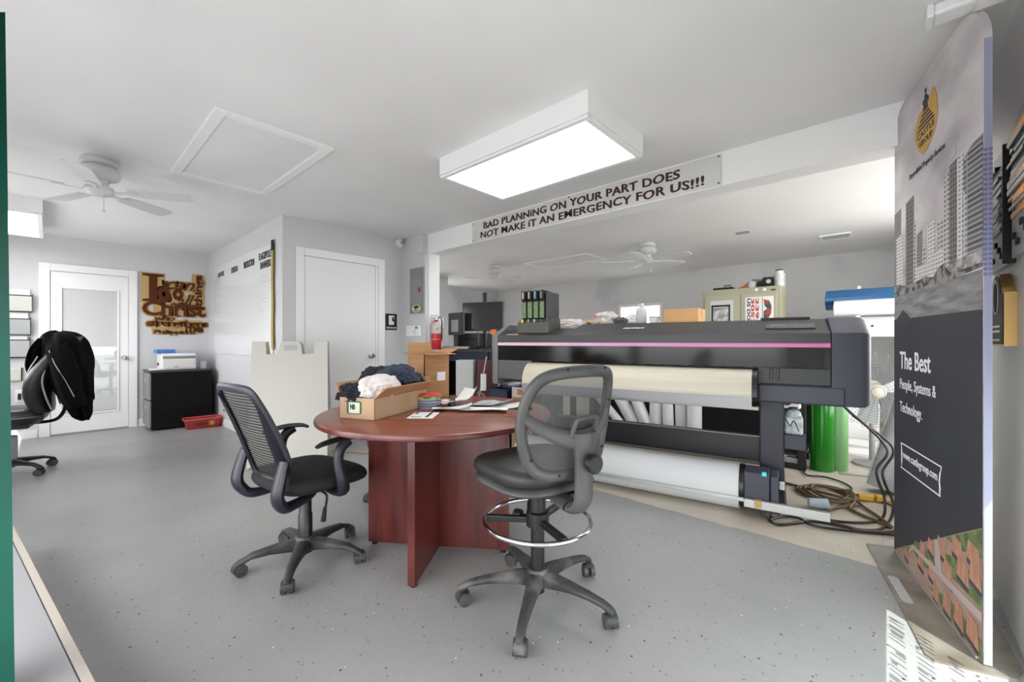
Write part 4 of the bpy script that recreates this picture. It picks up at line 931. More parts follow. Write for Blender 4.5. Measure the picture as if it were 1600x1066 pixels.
tb_ = thing('tall_carton', 'tall open cardboard box at the far edge of the round table', 'box', (-2.228, 1.66, TT), 0)
hx, hy, hz = .088, .10, .305
bm = B()
for lo, hi in (((-hx, -hy, 0), (hx, hy, .004)), ((-hx, -hy, 0), (-hx + .004, hy, hz)), ((hx - .004, -hy, 0), (hx, hy, hz)), ((-hx, -hy, 0), (hx, -hy + .004, hz)), ((-hx, hy - .004, 0), (hx, hy, hz))): box(bm, lo, hi)
mk('carton_body', bm, M_card, tb_)
for a, b, o_, up, ln in (((-hx, -hy, hz), (hx, -hy, hz), (0, -1, 0), .05, .085), ((hx, -hy, hz), (hx, hy, hz), (1, 0, 0), -.05, .08), ((-hx, -hy, hz), (-hx, hy, hz), (-1, 0, 0), 1.35, .07), ((-hx, hy, hz), (hx, hy, hz), (0, 1, 0), .3, .085)):
    bm = B(); flap(bm, a, b, o_, up, ln); mk('flap', bm, M_card, tb_)
bm = B(); box(bm, (hx, -.0, .13), (hx + .0012, .065, .185), mtx=Matrix.Rotation(0, 4, 'X')); mk('label', bm, M_paper, tb_)

dk = thing('disc_stack', 'round stack of blue grey discs topped with a red one on the table', 'stack', (-1.985, 1.475, TT), .2)
for k in range(7):
    bm = B(); lathe(bm, [(0, 0), (.072, 0), (.0735, .0035), (.072, .0072), (0, .0072)], 36, Matrix.Translation((.002 * math.sin(k * 2), .002 * math.cos(k * 3), .0078 * k))); mk('disc', bm, mat('disc_blue' if k % 2 else 'disc_grey', (112, 118, 146) if k % 2 else (168, 172, 184), .35), dk, smooth=True)
bm = B(); lathe(bm, [(0, .0546), (.07, .0546), (.073, .066), (0, .068)], 36); mk('disc', bm, mat('disc_lime', (186, 200, 110), .5, c2=(110, 130, 70), scale=26, thr=(.45, .55)), dk, smooth=True)
bm = B(); lathe(bm, [(0, .0685), (.072, .0685), (.072, .078), (.06, .082), (.0, .081)], 36); mk('disc', bm, mat('disc_red', (204, 74, 58), .45), dk, smooth=True, label='red disc')

def paper(name, label, c, w, h, rz, curl, seed, m=M_paper, lift=0, cat='paper', th=.0015):
    def fn(u, v):
        x = (u - .5) * w; y = (v - .5) * h
        z = .002 + lift + curl * (max(0, u - .55) ** 2 * 2.2 + max(0, .3 - v) ** 2 * 1.5) + curl * .15 * (noise.noise((u * 2 + seed, v * 2, seed)) + .5)
        return (x, y, z)
    bm = B(); sheet(bm, w, h, 14, 10, fn, Matrix.Translation((c[0], c[1], TT)) @ Matrix.Rotation(rz, 4, 'Z'), thick=th)
    return tag(mk(name, bm, m, smooth=True), label, cat)
p1 = paper('printed_card', 'white card with black printed bars nearest the front of the table', (-1.775, 1.29), .13, .17, math.radians(40), 0, 1)
bm = B()
for q in ((.02, -.06, .035, .07), (-.05, -.065, .0, -.052), (-.055, .03, -.04, .07)): box(bm, (q[0], q[1], .0025), (q[2], q[3], .0032), mtx=Matrix.Translation((-1.775, 1.29, TT)) @ Matrix.Rotation(math.radians(40), 4, 'Z'))
mk('print', bm, M_ink, p1, world=True)
paper('white_sheet', 'large white sheet lying across the papers on the table', (-1.665, 1.61), .17, .27, math.radians(-52), .03, 4)
paper('grey_folder', 'grey printed folder behind the large white sheet', (-1.77, 1.78), .2, .22, math.radians(20), .05, 7, mat('folder_grey', (158, 164, 160), .4, c2=(196, 198, 196), scale=9), .004, 'folder', .003)
paper('magazine', 'white and lime green magazine half under the grey folder', (-1.66, 1.80), .16, .2, math.radians(35), .03, 8, mat('magazine_print', (224, 228, 228), .35, c2=(190, 200, 120), scale=7, thr=(.30, .36)), .0, 'magazine', .006)
paper('curled_sheet', 'curled white sheet rising beside the disc stack', (-1.91, 1.62), .2, .16, math.radians(75), .16, 11, M_paper, .01)
paper('folded_sheet', 'white folded sheet between disc stack and large white sheet', (-1.80, 1.50), .22, .10, math.radians(48), .05, 13, mat('paper_cool', (222, 224, 230), .7), .004)
ct = thing('cream_tag', 'cream price tag with string lying by the disc stack', 'tag', (-1.90, 1.50, TT + .012), .7)
bm = B(); sheet(bm, 1, 1, 6, 4, lambda u, v: ((u - .5) * .09, (v - .5) * .06, .01 + .02 * u), thick=.0015); mk('card', bm, mat('cream_paper', (226, 214, 190), .8), ct)
bm = B(); tube(bm, [(.04, 0, .035), (.05, .02, .05), (.0, .03, .045), (-.03, -.0, .035), (.01, -.02, .03)], .0018, 5, sub=5); mk('string', bm, M_ink, ct)
bm = B(); lump(bm, (-1.865, 1.55, TT + .028), (.02, .02, .02), 4, .5, 2.5, 3, fold=.5); tag(mk('dark_clip', bm, mat('clip_dark', (58, 52, 46), .5), smooth=True), 'small dark metal clip on the papers by the cream tag', 'clip')

# ------------------------------------------------------------------ left wall: wall files, cabinet, printer, bin
def wall_pocket(label, y0, y1, z0, z1, d, m, papers=()):
    t = thing('wall_file', label, 'wall file', (-7.5, (y0 + y1) / 2, z0))
    bm = B(); prism(bm, [(0, 0), (d * .55, 0), (d, (z1 - z0) * .85), (d - .006, (z1 - z0) * .85), (d * .55 - .006, .008), (.006, .008), (.006, z1 - z0), (0, z1 - z0)], y1 - y0, frame((-7.5, y1, z0), (1, 0, 0), (0, 0, 1), (0, -1, 0))); mk('pocket', bm, m, t, world=True)
    for a in (y0, y1 - .006):
        bm = B(); prism(bm, [(0, 0), (d * .55, 0), (d, (z1 - z0) * .85), (0, z1 - z0)], .006, frame((-7.5, a + .006, z0), (1, 0, 0), (0, 0, 1), (0, -1, 0))); mk('side', bm, M_black, t, world=True)
    bm = B(); box(bm, (-7.5 + d - .008, y0, z0 + (z1 - z0) * .85), (-7.5 + d, y1, z0 + (z1 - z0) * .85 + .012)); box(bm, (-7.5 + d * .55 - .004, y0, z0 - .006), (-7.5 + d * .55 + .004, y1, z0 + .008)); mk('rim', bm, M_black, t, world=True)
    bm = B(); box(bm, (-7.49, y0 + .02, z0 + .02), (-7.47, y1 - .02, z1 + .05)); mk('papers', bm, M_paper, t, world=True)
    return t
M_clear = mat('grey_clear_plastic', (178, 180, 180), .15)
wall_pocket('white wall file stuffed with papers, topmost of the three by the green post', -.45, -.137, 1.49, 1.70, .1, mat('file_white', (206, 208, 200), .3))
wall_pocket('smoky wall file with a round seal, middle of the three by the green post', -.45, -.15, 1.22, 1.43, .1, M_clear)
wall_pocket('grey wall file with black edge, lowest of the three by the green post', -.45, -.155, .96, 1.19, .1, M_clear)
t = thing('paper_tray', 'small pale paper holder low on the wall behind the leather chair', 'holder', (-7.5, -.3, .69))
bm = B(); box(bm, (-7.5, -.42, .69), (-7.47, -.22, .83), .004); mk('tray', bm, mat('tray_pale', (200, 202, 190), .4), t, world=True)
bm = B(); box(bm, (-7.5, -.225, .69), (-7.46, -.215, .84), .002); mk('side', bm, M_black, t, world=True)
t = thing('wall_notice', 'small printed notice on the wall beside the paper holder', 'notice', (-7.5, -.17, .72))
bm = B(); box(bm, (-7.5, -.2, .72), (-7.498, -.12, .93)); mk('sheet', bm, mat('notice_cream', (226, 226, 212), .7), t, world=True)
bm = B()
for k in range(5): box(bm, (-7.498, -.19, .90 - k * .035), (-7.4975, -.13 - .01 * (k % 2), .912 - k * .035))
mk('print', bm, mat('print_grey', (120, 122, 120), .7), t, world=True)
t = thing('wall_outlet', 'outlet with two black plugs low on the wall behind the leather chair', 'outlet', (-7.5, -.22, .45))
bm = B(); box(bm, (-7.5, -.27, .44), (-7.492, -.17, .58), .003); mk('plate', bm, M_trim, t, world=True)
for y0 in (-.25, -.2):
    bm = B(); box(bm, (-7.492, y0, .47), (-7.45, y0 + .025, .54), .004); mk('plug', bm, M_black, t, world=True)

fc = thing('file_cabinet', 'black two drawer file cabinet with grey drawer fronts in the corner', 'cabinet', (-7.19, 1.165, 0))
M_cab = mat('cabinet_black', (13, 13, 14), .55, spec=.12, c2=(20, 20, 21), scale=14)
M_cabg = mat('drawer_grey', (128, 129, 126), .45)
bm = B(); box(bm, (-7.45, .86, .02), (-6.93, 1.50, .745), .004); mk('body', bm, M_cab, fc, world=True)
bm = B(); box(bm, (-7.46, .835, .745), (-6.92, 1.51, .77), .004); mk('top', bm, mat('cabinet_top', (52, 52, 53), .4), fc, world=True)
for z0 in (.045, .40):
    bm = B(); box(bm, (-7.445, .835, z0), (-6.935, .86, z0 + .335), .005); dr = mk('drawer', bm, M_cabg, fc, world=True, label='grey drawer front')
    bm = B(); box(bm, (-7.24, .815, z0 + .14), (-7.14, .823, z0 + .155), .002); box(bm, (-7.235, .823, z0 + .14), (-7.225, .835, z0 + .155)); box(bm, (-7.155, .823, z0 + .14), (-7.145, .835, z0 + .155)); mk('handle', bm, M_chrome, dr, world=True)
    bm = B(); box(bm, (-7.23, .831, z0 + .22), (-7.15, .8352, z0 + .26), .002); mk('label_holder', bm, M_alu, dr, world=True)
lp = thing('laser_printer', 'white laser printer with blue wrapped paper on top of the file cabinet', 'printer', (-7.19, 1.16, .77))
bm = B(); box(bm, (-7.36, .97, .77), (-7.02, 1.34, .985), .012); mk('body', bm, mat('printer_white', (228, 228, 226), .4), lp, world=True)
bm = B(); box(bm, (-7.02, .99, .79), (-7.012, 1.32, .90), .003); mk('paper_tray', bm, mat('tray_white', (214, 214, 212), .4), lp, world=True)
bm = B(); box(bm, (-7.025, .985, .915), (-7.012, 1.33, .95), .003); mk('output_slot', bm, M_cabg, lp, world=True)
bm = B(); box(bm, (-7.016, 1.1, .805), (-7.010, 1.15, .812)); box(bm, (-7.3, .966, .82), (-7.2, .97, .86)); mk('badge', bm, M_ink, lp, world=True)
t = thing('paper_ream', 'blue wrapped ream of paper lying on the white laser printer', 'paper', (-7.19, 1.13, .985))
bm = B(); box(bm, (-7.33, .93, .985), (-7.05, 1.12, 1.035), .004); mk('ream', bm, mat('ream_blue', (60, 112, 186), .4, c2=(196, 208, 222), scale=14, thr=(.4, .46)), t, world=True)
bm = B(); box(bm, (-7.32, 1.1, .985), (-7.06, 1.36, 1.0), .002); mk('top_sheet', bm, mat('sheet_bluegrey', (150, 170, 200), .5), t, world=True)
t = thing('pen_cup', 'clear cup of small supplies beside the white laser printer', 'cup', (-7.1, 1.43, .77))
bm = B(); lathe(bm, [(0, 0), (.04, 0), (.045, .1), (.042, .1), (.037, .004), (0, .004)], 20); mk('cup', bm, mat('cup_pale', (208, 212, 216), .2, alpha=.7), t, smooth=True)
bm = B(); lump(bm, (0, 0, .05), (.034, .034, .045), 4, .4, 3, 3); mk('supplies', bm, mat('supplies_mix', (70, 90, 140), .5, c2=(210, 210, 214), scale=40), t)
bm = B(); box(bm, (-7.2, .86, .77), (-7.05, .96, .785), .003); tag(mk('note_pad', bm, M_paper), 'small white note pad at the front corner of the file cabinet top', 'note pad')
rb = thing('red_bin', 'small red plastic bin with lettering on the floor before the file cabinet', 'bin', (-6.78, 1.36, 0), math.radians(-6))
M_red = mat('red_plastic', (206, 82, 84), .4)
bm = B(); P0 = rrect(-.10, -.17, .10, .17, .03); P1 = rrect(-.12, -.20, .12, .20, .035)
a = [bm.verts.new((x, y, 0)) for x, y in P0]; b = [bm.verts.new((x, y, .125)) for x, y in P1]; n_ = len(a); bm.faces.new(a[::-1])
for i in range(n_): bm.faces.new((a[i], a[(i + 1) % n_], b[(i + 1) % n_], b[i]))
bmesh.ops.solidify(bm, geom=bm.faces[:], thickness=.004); mk('bin_body', bm, M_red, rb, smooth=True)
bm = B(); tube(bm, [(x * 1.03, y * 1.02, .125) for x, y in rrect(-.12, -.20, .12, .20, .035, 4)], .008, 8, closed=True); mk('rim', bm, M_red, rb, smooth=True)
mk('lettering', text_bm('Ados', (.1195, -.09, .045), (0, 1, 0), Vector((.16, 0, 1)).normalized(), .13, .045, .001, .02, .3), mat('bin_print', (70, 40, 20), .5), rb)
bm = B(); box(bm, (.114, .06, .04), (.1205, .12, .10), .002); mk('sticker', bm, mat('bin_sticker', (120, 84, 40), .5, c2=(200, 150, 70), scale=40), rb)

# white sandwich board by the closed door
af = thing('sandwich_board', 'blank cream white plastic sandwich board standing before the closed door', 'sandwich board', (-4.25, 1.56, 0), math.radians(60))
M_sb = mat('cream_plastic', (198, 196, 187), .45, bump=.05, bscale=30)
def leaf_board(s):
    bm = B(); w = .33; H = 1.03
    pl = [(-w, 0), (-w + .06, .03), (w - .06, .03), (w, 0), (w + .0, .5), (w - .01, H + .12), (w - .12, H + .12), (w - .13, H), (.10, H), (.09, H + .09), (.07, H + .12), (-.07, H + .12), (-.09, H + .09), (-.10, H), (-w + .13, H), (-w + .12, H + .12), (-w + .01, H + .12), (-w, .5)]
    m = Matrix.Rotation(s * -.13, 4, 'X') @ Matrix.Rotation(PI / 2, 4, 'X')
    prism(bm, pl, .025, Matrix.Translation((0, s * .165 + .0125 * s, 0)) @ Matrix.Rotation(s * .11, 4, 'X') @ Matrix.Rotation(PI / 2, 4, 'X'))
    o = mk('panel', bm, M_sb, af)
    bm = B(); prism(bm, rrect(-.055, H + .035, .055, H + .085, .012), .027, Matrix.Translation((0, s * .165 + .0135 * s, 0)) @ Matrix.Rotation(s * .11, 4, 'X') @ Matrix.Rotation(PI / 2, 4, 'X'))
    mk('handle_opening', bm, mat('handle_shadow', (178, 178, 178), .8), o)  # solid grey slab for the handle hole, shade put into its colour
    bm = B(); prism(bm, rrect(-.29, .1, .29, .96, .01), .002, Matrix.Translation((0, s * .165 - .013, 0)) @ Matrix.Rotation(s * .11, 4, 'X') @ Matrix.Rotation(PI / 2, 4, 'X'))
    mk('poster_face', bm, mat('poster_white', (198, 197, 190), .4), o)
leaf_board(-1); leaf_board(1)

# ------------------------------------------------------------------ wall end: extinguisher, desk and computer corner
fx = thing('fire_extinguisher', 'red fire extinguisher with silver label on the white wall end', 'extinguisher', (-4.015, 3.10, 1.05))
bm = B(); lathe(bm, [(0, 0), (.055, 0), (.06, .01), (.06, .20), (.06, .26), (.05, .30), (.026, .325), (.02, .35), (0, .35)], 28); mk('cylinder', bm, mat('extinguisher_red', (186, 28, 34), .3), fx, smooth=True)
bm = B(); lathe(bm, [(.0605, .19), (.0608, .20), (.0608, .29), (.052, .30), (.03, .328)], 28); mk('label', bm, mat('silver_label', (190, 186, 176), .35, c2=(150, 60, 50), scale=18, thr=(.36, .42)), fx, smooth=True)
bm = B(); box(bm, (-.012, -.015, .35), (.012, .015, .385), .003); box(bm, (-.01, -.075, .38), (.01, .03, .39), .003); box(bm, (-.01, -.08, .40), (.01, .03, .41), .003); mk('valve_handle', bm, M_alu, fx)
bm = B(); tube(bm, [(0, .02, .37), (0, .06, .385), (-.0, .085, .33), (.0, .085, .2), (0, .08, .1)], .009, 8, sub=5); mk('hose', bm, M_black, fx, smooth=True)
bm = B(); box(bm, (-.07, -.02, .02), (-.055, .02, .34), .003); tube(bm, [(.061 * math.cos(a), .061 * math.sin(a), .12) for a in [k * 2 * PI / 24 for k in range(24)]], .003, 6, closed=True); mk('wall_bracket', bm, M_alu, fx)
bm = B(); box(bm, (.02, .035, .26), (.024, .12, .38), mtx=Matrix.Rotation(.3, 4, 'Z')); mk('inspection_card', bm, M_paper, fx)

ds = thing('standing_desk', 'high black topped work desk crowded with computer gear behind the printer', 'desk', (-3.8, 3.6, 0))
bm = B(); box(bm, (-4.52, 3.28, 1.02), (-3.06, 3.95, 1.055), .005); mk('desk_top', bm, mat('desk_dark', (44, 44, 46), .4), ds, world=True)
for x, y in ((-4.48, 3.34), (-4.48, 3.9), (-3.38, 3.34), (-3.1, 3.9)):
    bm = B(); box(bm, (x - .025, y - .025, 0), (x + .025, y + .025, 1.02), .004); mk('leg', bm, mat('leg_navy', (30, 33, 48), .45), ds, world=True)
bm = B(); box(bm, (-4.45, 3.33, .90), (-3.10, 3.36, 1.02), .004); mk('apron', bm, mat('apron_blue', (30, 34, 58), .45), ds, world=True)
bm = B(); box(bm, (-4.48, 3.93, .05), (-3.08, 3.945, 1.0)); mk('back_panel', bm, M_blk2, ds, world=True)  # added black sheet, darkens the view under the desk
bm = B(); box(bm, (-4.5, 3.37, .05), (-4.485, 3.87, 1.0)); mk('dark_sheet', bm, M_blk2, ds, world=True)  # added black sheet covering the bright gap, stands for dark clutter
bm = B(); box(bm, (-4.46, 3.40, .45), (-3.1, 3.92, .475), .004); mk('shelf', bm, M_blk2, ds, world=True)
DZ = 1.055
pc = thing('pole_monitor', 'black flat monitor mounted on a tall black pole at the desk', 'monitor', (-3.72, 3.60, DZ), math.radians(20))
bm = B(); box(bm, (-.1, -.08, 0), (.1, .08, .015), .004); box(bm, (-.022, .03, .01), (.022, .06, .70), .004); mk('pole', bm, M_black, pc)
bm = B(); box(bm, (-.275, -.035, .22), (.275, .02, .575), .006); mn = mk('bezel', bm, M_black, pc)
bm = B(); box(bm, (-.262, -.0365, .245), (.262, -.034, .562)); mk('screen', bm, mat('monitor_screen', (46, 46, 48), .12), mn)
bm = B(); box(bm, (.12, -.04, .175), (.19, -.036, .235)); mk('sticky_note', bm, mat('note_orange', (236, 126, 60), .7), mn, label='orange sticky note')
bm = B(); tube(bm, [(-.08, 0, .22), (-.07, .0, .12), (-.03, .02, .02)], .004, 6, sub=6); tube(bm, [(.07, 0, .22), (.06, .0, .12), (.05, .02, .02)], .004, 6, sub=6); mk('cable', bm, M_black, pc)
mo = thing('desk_monitor', 'black desktop monitor with a white paper stuck on it by the extinguisher', 'monitor', (-4.02, 3.42, DZ), math.radians(-6))
bm = B(); box(bm, (-.16, -.02, .17), (.16, .02, .45), .006); box(bm, (-.03, .0, .0), (.03, .03, .2), .004); box(bm, (-.1, -.08, 0), (.1, .08, .012), .004); b_ = mk('bezel', bm, M_black, mo)
bm = B(); box(bm, (-.148, -.0215, .182), (.148, -.019, .438)); mk('screen', bm, mat('dim_screen', (66, 70, 74), .2), b_)
bm = B(); box(bm, (-.08, -.024, .21), (.07, -.022, .36)); mk('taped_paper', bm, mat('paper_dull', (176, 176, 174), .8), b_)
rp_ = thing('receipt_printer', 'black boxy desk printer below the monitors', 'printer', (-3.93, 3.62, DZ), math.radians(10))
bm = B(); box(bm, (-.2, -.15, .02), (.2, .15, .19), .012); mk('body', bm, M_black, rp_)
bm = B(); box(bm, (-.18, -.152, .10), (.18, -.14, .13)); box(bm, (-.2, -.17, 0), (.2, .15, .02), .003); mk('output_tray', bm, M_blk2, rp_)
kb = thing('keyboard', 'beige keyboard at the edge of the high desk', 'keyboard', (-3.92, 3.37, DZ), math.radians(4))
bm = B(); box(bm, (-.22, -.07, 0), (.22, .07, .022), .004); mk('keyboard_body', bm, mat('beige_plastic', (188, 184, 172), .5), kb)
bm = B()
for i in range(14):
    for j in range(4): box(bm, (-.205 + i * .0295, -.055 + j * .029, .022), (-.18 + i * .0295, -.031 + j * .029, .03))
o = mk('keys', bm, mat('key_grey', (150, 148, 140), .5), kb); o['kind'] = 'stuff'
bm = B(); lump(bm, (-3.64, 3.34, DZ + .02), (.05, .035, .02), 3, .1, sub=3); tag(mk('computer_mouse', bm, M_black, smooth=True), 'black mouse on the high desk beside the beige keyboard', 'mouse')
tw = thing('computer_tower', 'pale grey tower cabinet standing under the high desk', 'computer', (-3.49, 3.09, 0), math.radians(38))
bm = B(); box(bm, (-.10, -.01, .02), (.10, .20, .935), .006); mk('case', bm, mat('tower_grey', (188, 190, 187), .45), tw)
bm = B(); box(bm, (-.09, .0, 0), (.09, .19, .02)); mk('base', bm, M_blk2, tw)
fcx = thing('folded_chair', 'maroon folded chair with pale frame leaning under the desk end', 'chair', (-3.2, 3.16, 0), math.radians(40))
M_mar = mat('maroon_fabric', (92, 52, 56), .85)
bm = B(); box(bm, (-.13, .0, .40), (.13, .045, .95), .015, mtx=Matrix.Rotation(-.12, 4, 'X')); mk('seat', bm, M_mar, fcx)
for x in (-.12, .07):
    bm = B(); tube(bm, [(x - .06, -.05, .01), (x, -.03, .4), (x + .06, .0, .7), (x + .11, .02, .98)], .009, 8, sub=6); mk('leg', bm, mat('frame_pale', (176, 168, 160), .4, metal=.4), fcx)
bm = B(); box(bm, (-.07, -.055, .62), (-.01, -.05, .80)); mk('tag', bm, M_paper, fcx)
bm = B(); tube(bm, [(.0, -.08, .05), (.05, -.09, .35), (-.02, -.09, .56), (-.10, -.08, .6)], .012, 8, sub=6); mk('strap', bm, mat('strap_grey', (120, 118, 120), .5), fcx)
t = thing('paper_stack', 'white and blue papers stacked on the desk shelf', 'papers', (-3.3, 3.55, .476))
rr = random.Random(9)
for k in range(9):
    bm = B(); box(bm, (-.15, -.11, k * .035), (.15, .11, k * .035 + .03), .002, mtx=Matrix.Rotation(rr.uniform(-.15, .15), 4, 'Z')); mk('bundle', bm, (M_paper, mat('bundle_blue', (150, 168, 206), .6))[k % 3 == 1], t)
bm = B(); rr = random.Random(12)
for k in range(5):
    cx, cz, r_ = -3.83 + rr.uniform(-.03, .03), .76 + rr.uniform(-.05, .06), rr.uniform(.09, .14)
    tube(bm, [(cx + r_ * math.cos(a) * .8, 3.42 + rr.uniform(-.03, .03), cz + r_ * math.sin(a) * 1.1) for a in [i * 2 * PI / 12 for i in range(12)]], .009, 6, closed=True, sub=3)
tube(bm, [(-3.83, 3.42, .6), (-3.84, 3.4, .54), (-3.80, 3.42, .485)], .009, 6, sub=4)
tag(mk('cable_coil', bm, mat('cable_ochre', (84, 72, 48), .5, c2=(40, 40, 40), scale=8), smooth=True), 'coil of dark and ochre cables under the high desk', 'cables')
bm = B(); lump(bm, (-3.80, 3.55, .575), (.10, .09, .10), 21, .3, 2, 4, fold=.3, flatz=.476); tag(mk('navy_bag', bm, mat('navy_cloth', (34, 40, 74), .8), smooth=True), 'navy cloth bag slumped on the desk shelf below the cable coil', 'bag')
bb = thing('blue_bin', 'dark blue plastic crate under the desk end of the charcoal printer', 'crate', PW((-2.26, .42, 0)), PR)
bm = B()
for lo, hi in (((-.11, -.12, 0), (.11, .12, .01)), ((-.11, -.12, 0), (-.10, .12, .66)), ((.10, -.12, 0), (.11, .12, .66)), ((-.11, -.12, 0), (.11, -.11, .66)), ((-.11, .11, 0), (.11, .12, .66))): box(bm, lo, hi)
mk('crate_body', bm, mat('crate_navy', (28, 40, 72), .5), bb)
bm = B(); tube(bm, [(x, y, .66) for x, y in rrect(-.112, -.122, .112, .122, .02, 3)], .01, 6, closed=True); mk('rim', bm, mat('crate_navy', (28, 40, 72), .5), bb)
cb = thing('shipping_box', 'small brown box with white label under the charcoal printer', 'box', PW((-1.98, .42, 0)), PR)
bm = B(); box(bm, (-.12, -.12, 0), (.12, .12, .60), .004); mk('box_body', bm, M_card, cb)
bm = B(); box(bm, (-.115, -.124, .60), (.08, .11, .70), .004); mk('upper_box', bm, mat('box_white', (214, 208, 196), .7), cb)
bm = B(); box(bm, (-.05, -.1255, .625), (.02, -.124, .68)); mk('label', bm, mat('label_rust', (190, 128, 96), .6), cb)
bm = B(); tube(bm, [(.02, -.15, .3), (.06, -.15, .52), (.10, -.15, .68)], .014, 8); mk('white_tube', bm, M_white, cb)

# ------------------------------------------------------------------ behind the printer
rk = thing('roll_rack', 'black shelf rack holding spare rolls behind the charcoal printer', 'rack', (-1.5, 4.7, 0))
M_rack = mat('rack_black', (22, 22, 24), .55)
for x in (-2.98, -.56):
    for y in (4.48, 4.95):
        bm = B(); box(bm, (x - .03, y - .03, 0), (x + .03, y + .03, .98), .004); mk('post', bm, M_rack, rk, world=True)
for z in (.12, .95):
    bm = B(); box(bm, (-2.98, 4.46, z), (-.54, 4.98, z + .03), .004); mk('shelf', bm, M_rack, rk, world=True)
bm = B(); box(bm, (-2.98, 4.96, .15), (-.56, 4.98, .95)); mk('back_panel', bm, mat('rack_back', (26, 26, 28), .7), rk, world=True)
bm = B(); box(bm, (-.78, 4.44, .46), (-.56, 4.47, .72), .004); mk('side_bracket', bm, M_rack, rk, world=True)
M_rollw = mat('roll_white', (242, 243, 248), .55)
ROLL = [((-1.53, 4.62, .15), (-1.53, 4.62, .90), .075), ((-1.68, 4.66, .15), (-1.70, 4.66, .90), .062), ((-1.80, 4.60, .15), (-1.83, 4.60, .92), .058), ((-1.95, 4.62, .15), (-1.95, 4.62, .88), .072),
        ((-2.04, 4.60, .155), (-2.36, 4.60, .86), .066), ((-2.20, 4.62, .155), (-2.66, 4.62, .88), .075), ((-2.36, 4.58, .155), (-2.84, 4.58, .62), .05)]
LAB = ['upright white media roll at the inner end of the black rack', 'upright white media roll, second from the inner end of the rack', 'upright white media roll, third from the inner end of the rack', 'upright white media roll beside the leaning ones in the rack',
       'leaning white media roll nearest the upright ones in the rack', 'thick white media roll leaning flatter, second of the leaning ones', 'thin white media roll leaning lowest in the rack']
for (a, b, r_), l in zip(ROLL, LAB):
    t = thing('spare_roll', l, 'roll', (a[0], a[1], a[2]), 0, 'white media rolls in the black rack')
    bm = B(); cyl(bm, a, b, r_, 28); mk('media', bm, M_rollw, t, world=True, smooth=True)
    a_, b_ = Vector(a), Vector(b); d_ = (b_ - a_).normalized()
    bm = B(); cyl(bm, b_, b_ + d_ * .012, r_ * .45, 18); mk('core', bm, M_card, t, world=True, smooth=True)
t = thing('power_unit', 'white boxed power unit with round vent behind the printer leg', 'power unit', (-.67, 4.40, .44))
bm = B(); box(bm, (-.76, 4.36, .555), (-.56, 4.44, .69), .008); mk('case', bm, M_white, t, world=True)
bm = B(); lathe(bm, [(0, 0), (.05, 0), (.05, .006), (.03, .008), (0, .006)], 20, Matrix.Translation((-.66, 4.36, .63)) @ Matrix.Rotation(PI / 2, 4, 'X')); mk('vent', bm, mat('vent_dark', (70, 72, 74), .5), t, world=True)

lk = thing('metal_locker', 'olive beige metal locker with posters taped to its two doors', 'locker', (-1.42, 6.15, 0))
M_lock = mat('locker_olive', (172, 170, 146), .5, c2=(166, 163, 138), scale=3)
bm = B(); box(bm, (-1.87, 5.95, .03), (-.955, 6.38, 1.83), .006); mk('body', bm, M_lock, lk, world=True)
for x0, x1 in ((-1.83, -1.40), (-1.39, -.995)):
    bm = B(); box(bm, (x0, 5.938, .08), (x1, 5.952, 1.755), .003); dr = mk('door', bm, mat('locker_door', (176, 173, 148), .48), lk, world=True)
    bm = B(); box(bm, (x1 - .05 if x0 < -1.5 else x0 + .03, 5.92, .95), (x1 - .03 if x0 < -1.5 else x0 + .05, 5.94, 1.08), .003); mk('handle', bm, M_chrome, dr, world=True)
bm = B(); box(bm, (-1.87, 5.96, 0), (-.955, 6.37, .03)); mk('plinth', bm, M_blk2, lk, world=True)
for x, z in ((-1.22, 1.795), (-1.13, 1.79)):
    bm = B(); lathe(bm, [(0, 0), (.02, 0), (.014, .008), (0, .01)], 14, Matrix.Translation((x, 5.95, z)) @ Matrix.Rotation(PI / 2, 4, 'X')); mk('magnet', bm, M_white, lk, world=True)
bm = B(); box(bm, (-1.06, 5.946, 1.775), (-1.01, 5.951, 1.79)); mk('name_plate', bm, M_ink, lk, world=True)
t = thing('black_framed_print', 'white print with a heavy black border on the left locker door', 'poster', (-1.62, 5.93, 1.35))
bm = B(); box(bm, (-1.76, 5.934, 1.30), (-1.48, 5.938, 1.685)); mk('sheet', bm, mat('poster_grey', (208, 210, 208), .6), t, world=True)
bm = B()
for lo, hi in (((-1.745, 5.932, 1.30), (-1.725, 5.9345, 1.62)), ((-1.535, 5.932, 1.30), (-1.515, 5.9345, 1.62)), ((-1.745, 5.932, 1.60), (-1.515, 5.9345, 1.625)), ((-1.725, 5.932, 1.575), (-1.535, 5.9345, 1.582))): box(bm, lo, hi)
mk('border', bm, M_ink, t, world=True)
bm = B(); box(bm, (-1.725, 5.9325, 1.30), (-1.535, 5.9343, 1.575)); mk('picture', bm, mat('sketch_grey', (206, 208, 204), .6, c2=(140, 142, 138), scale=12, thr=(.42, .58)), t, world=True)
t = thing('number_poster', 'white poster with large sideways numerals on the right locker door', 'poster', (-1.18, 5.93, 1.35))
bm = B(); box(bm, (-1.34, 5.934, 1.30), (-1.03, 5.938, 1.705)); mk('sheet', bm, M_paper, t, world=True)
for s, x, m_, w in (('US DOT', -1.29, M_ink, .26), ('3057', -1.245, mat('numeral_red', (190, 62, 54), .6), .26), ('2393', -1.195, mat('numeral_red', (190, 62, 54), .6), .26)):
    mk('lettering', text_bm(s, (x - .03, 5.9335, 1.69), (0, 0, -1), (1, 0, 0), w + .08, .038, .001, .03), m_, t, world=True)
bm = B(); box(bm, (-1.15, 5.932, 1.32), (-1.145, 5.934, 1.70)); mk('rule', bm, M_ink, t, world=True)
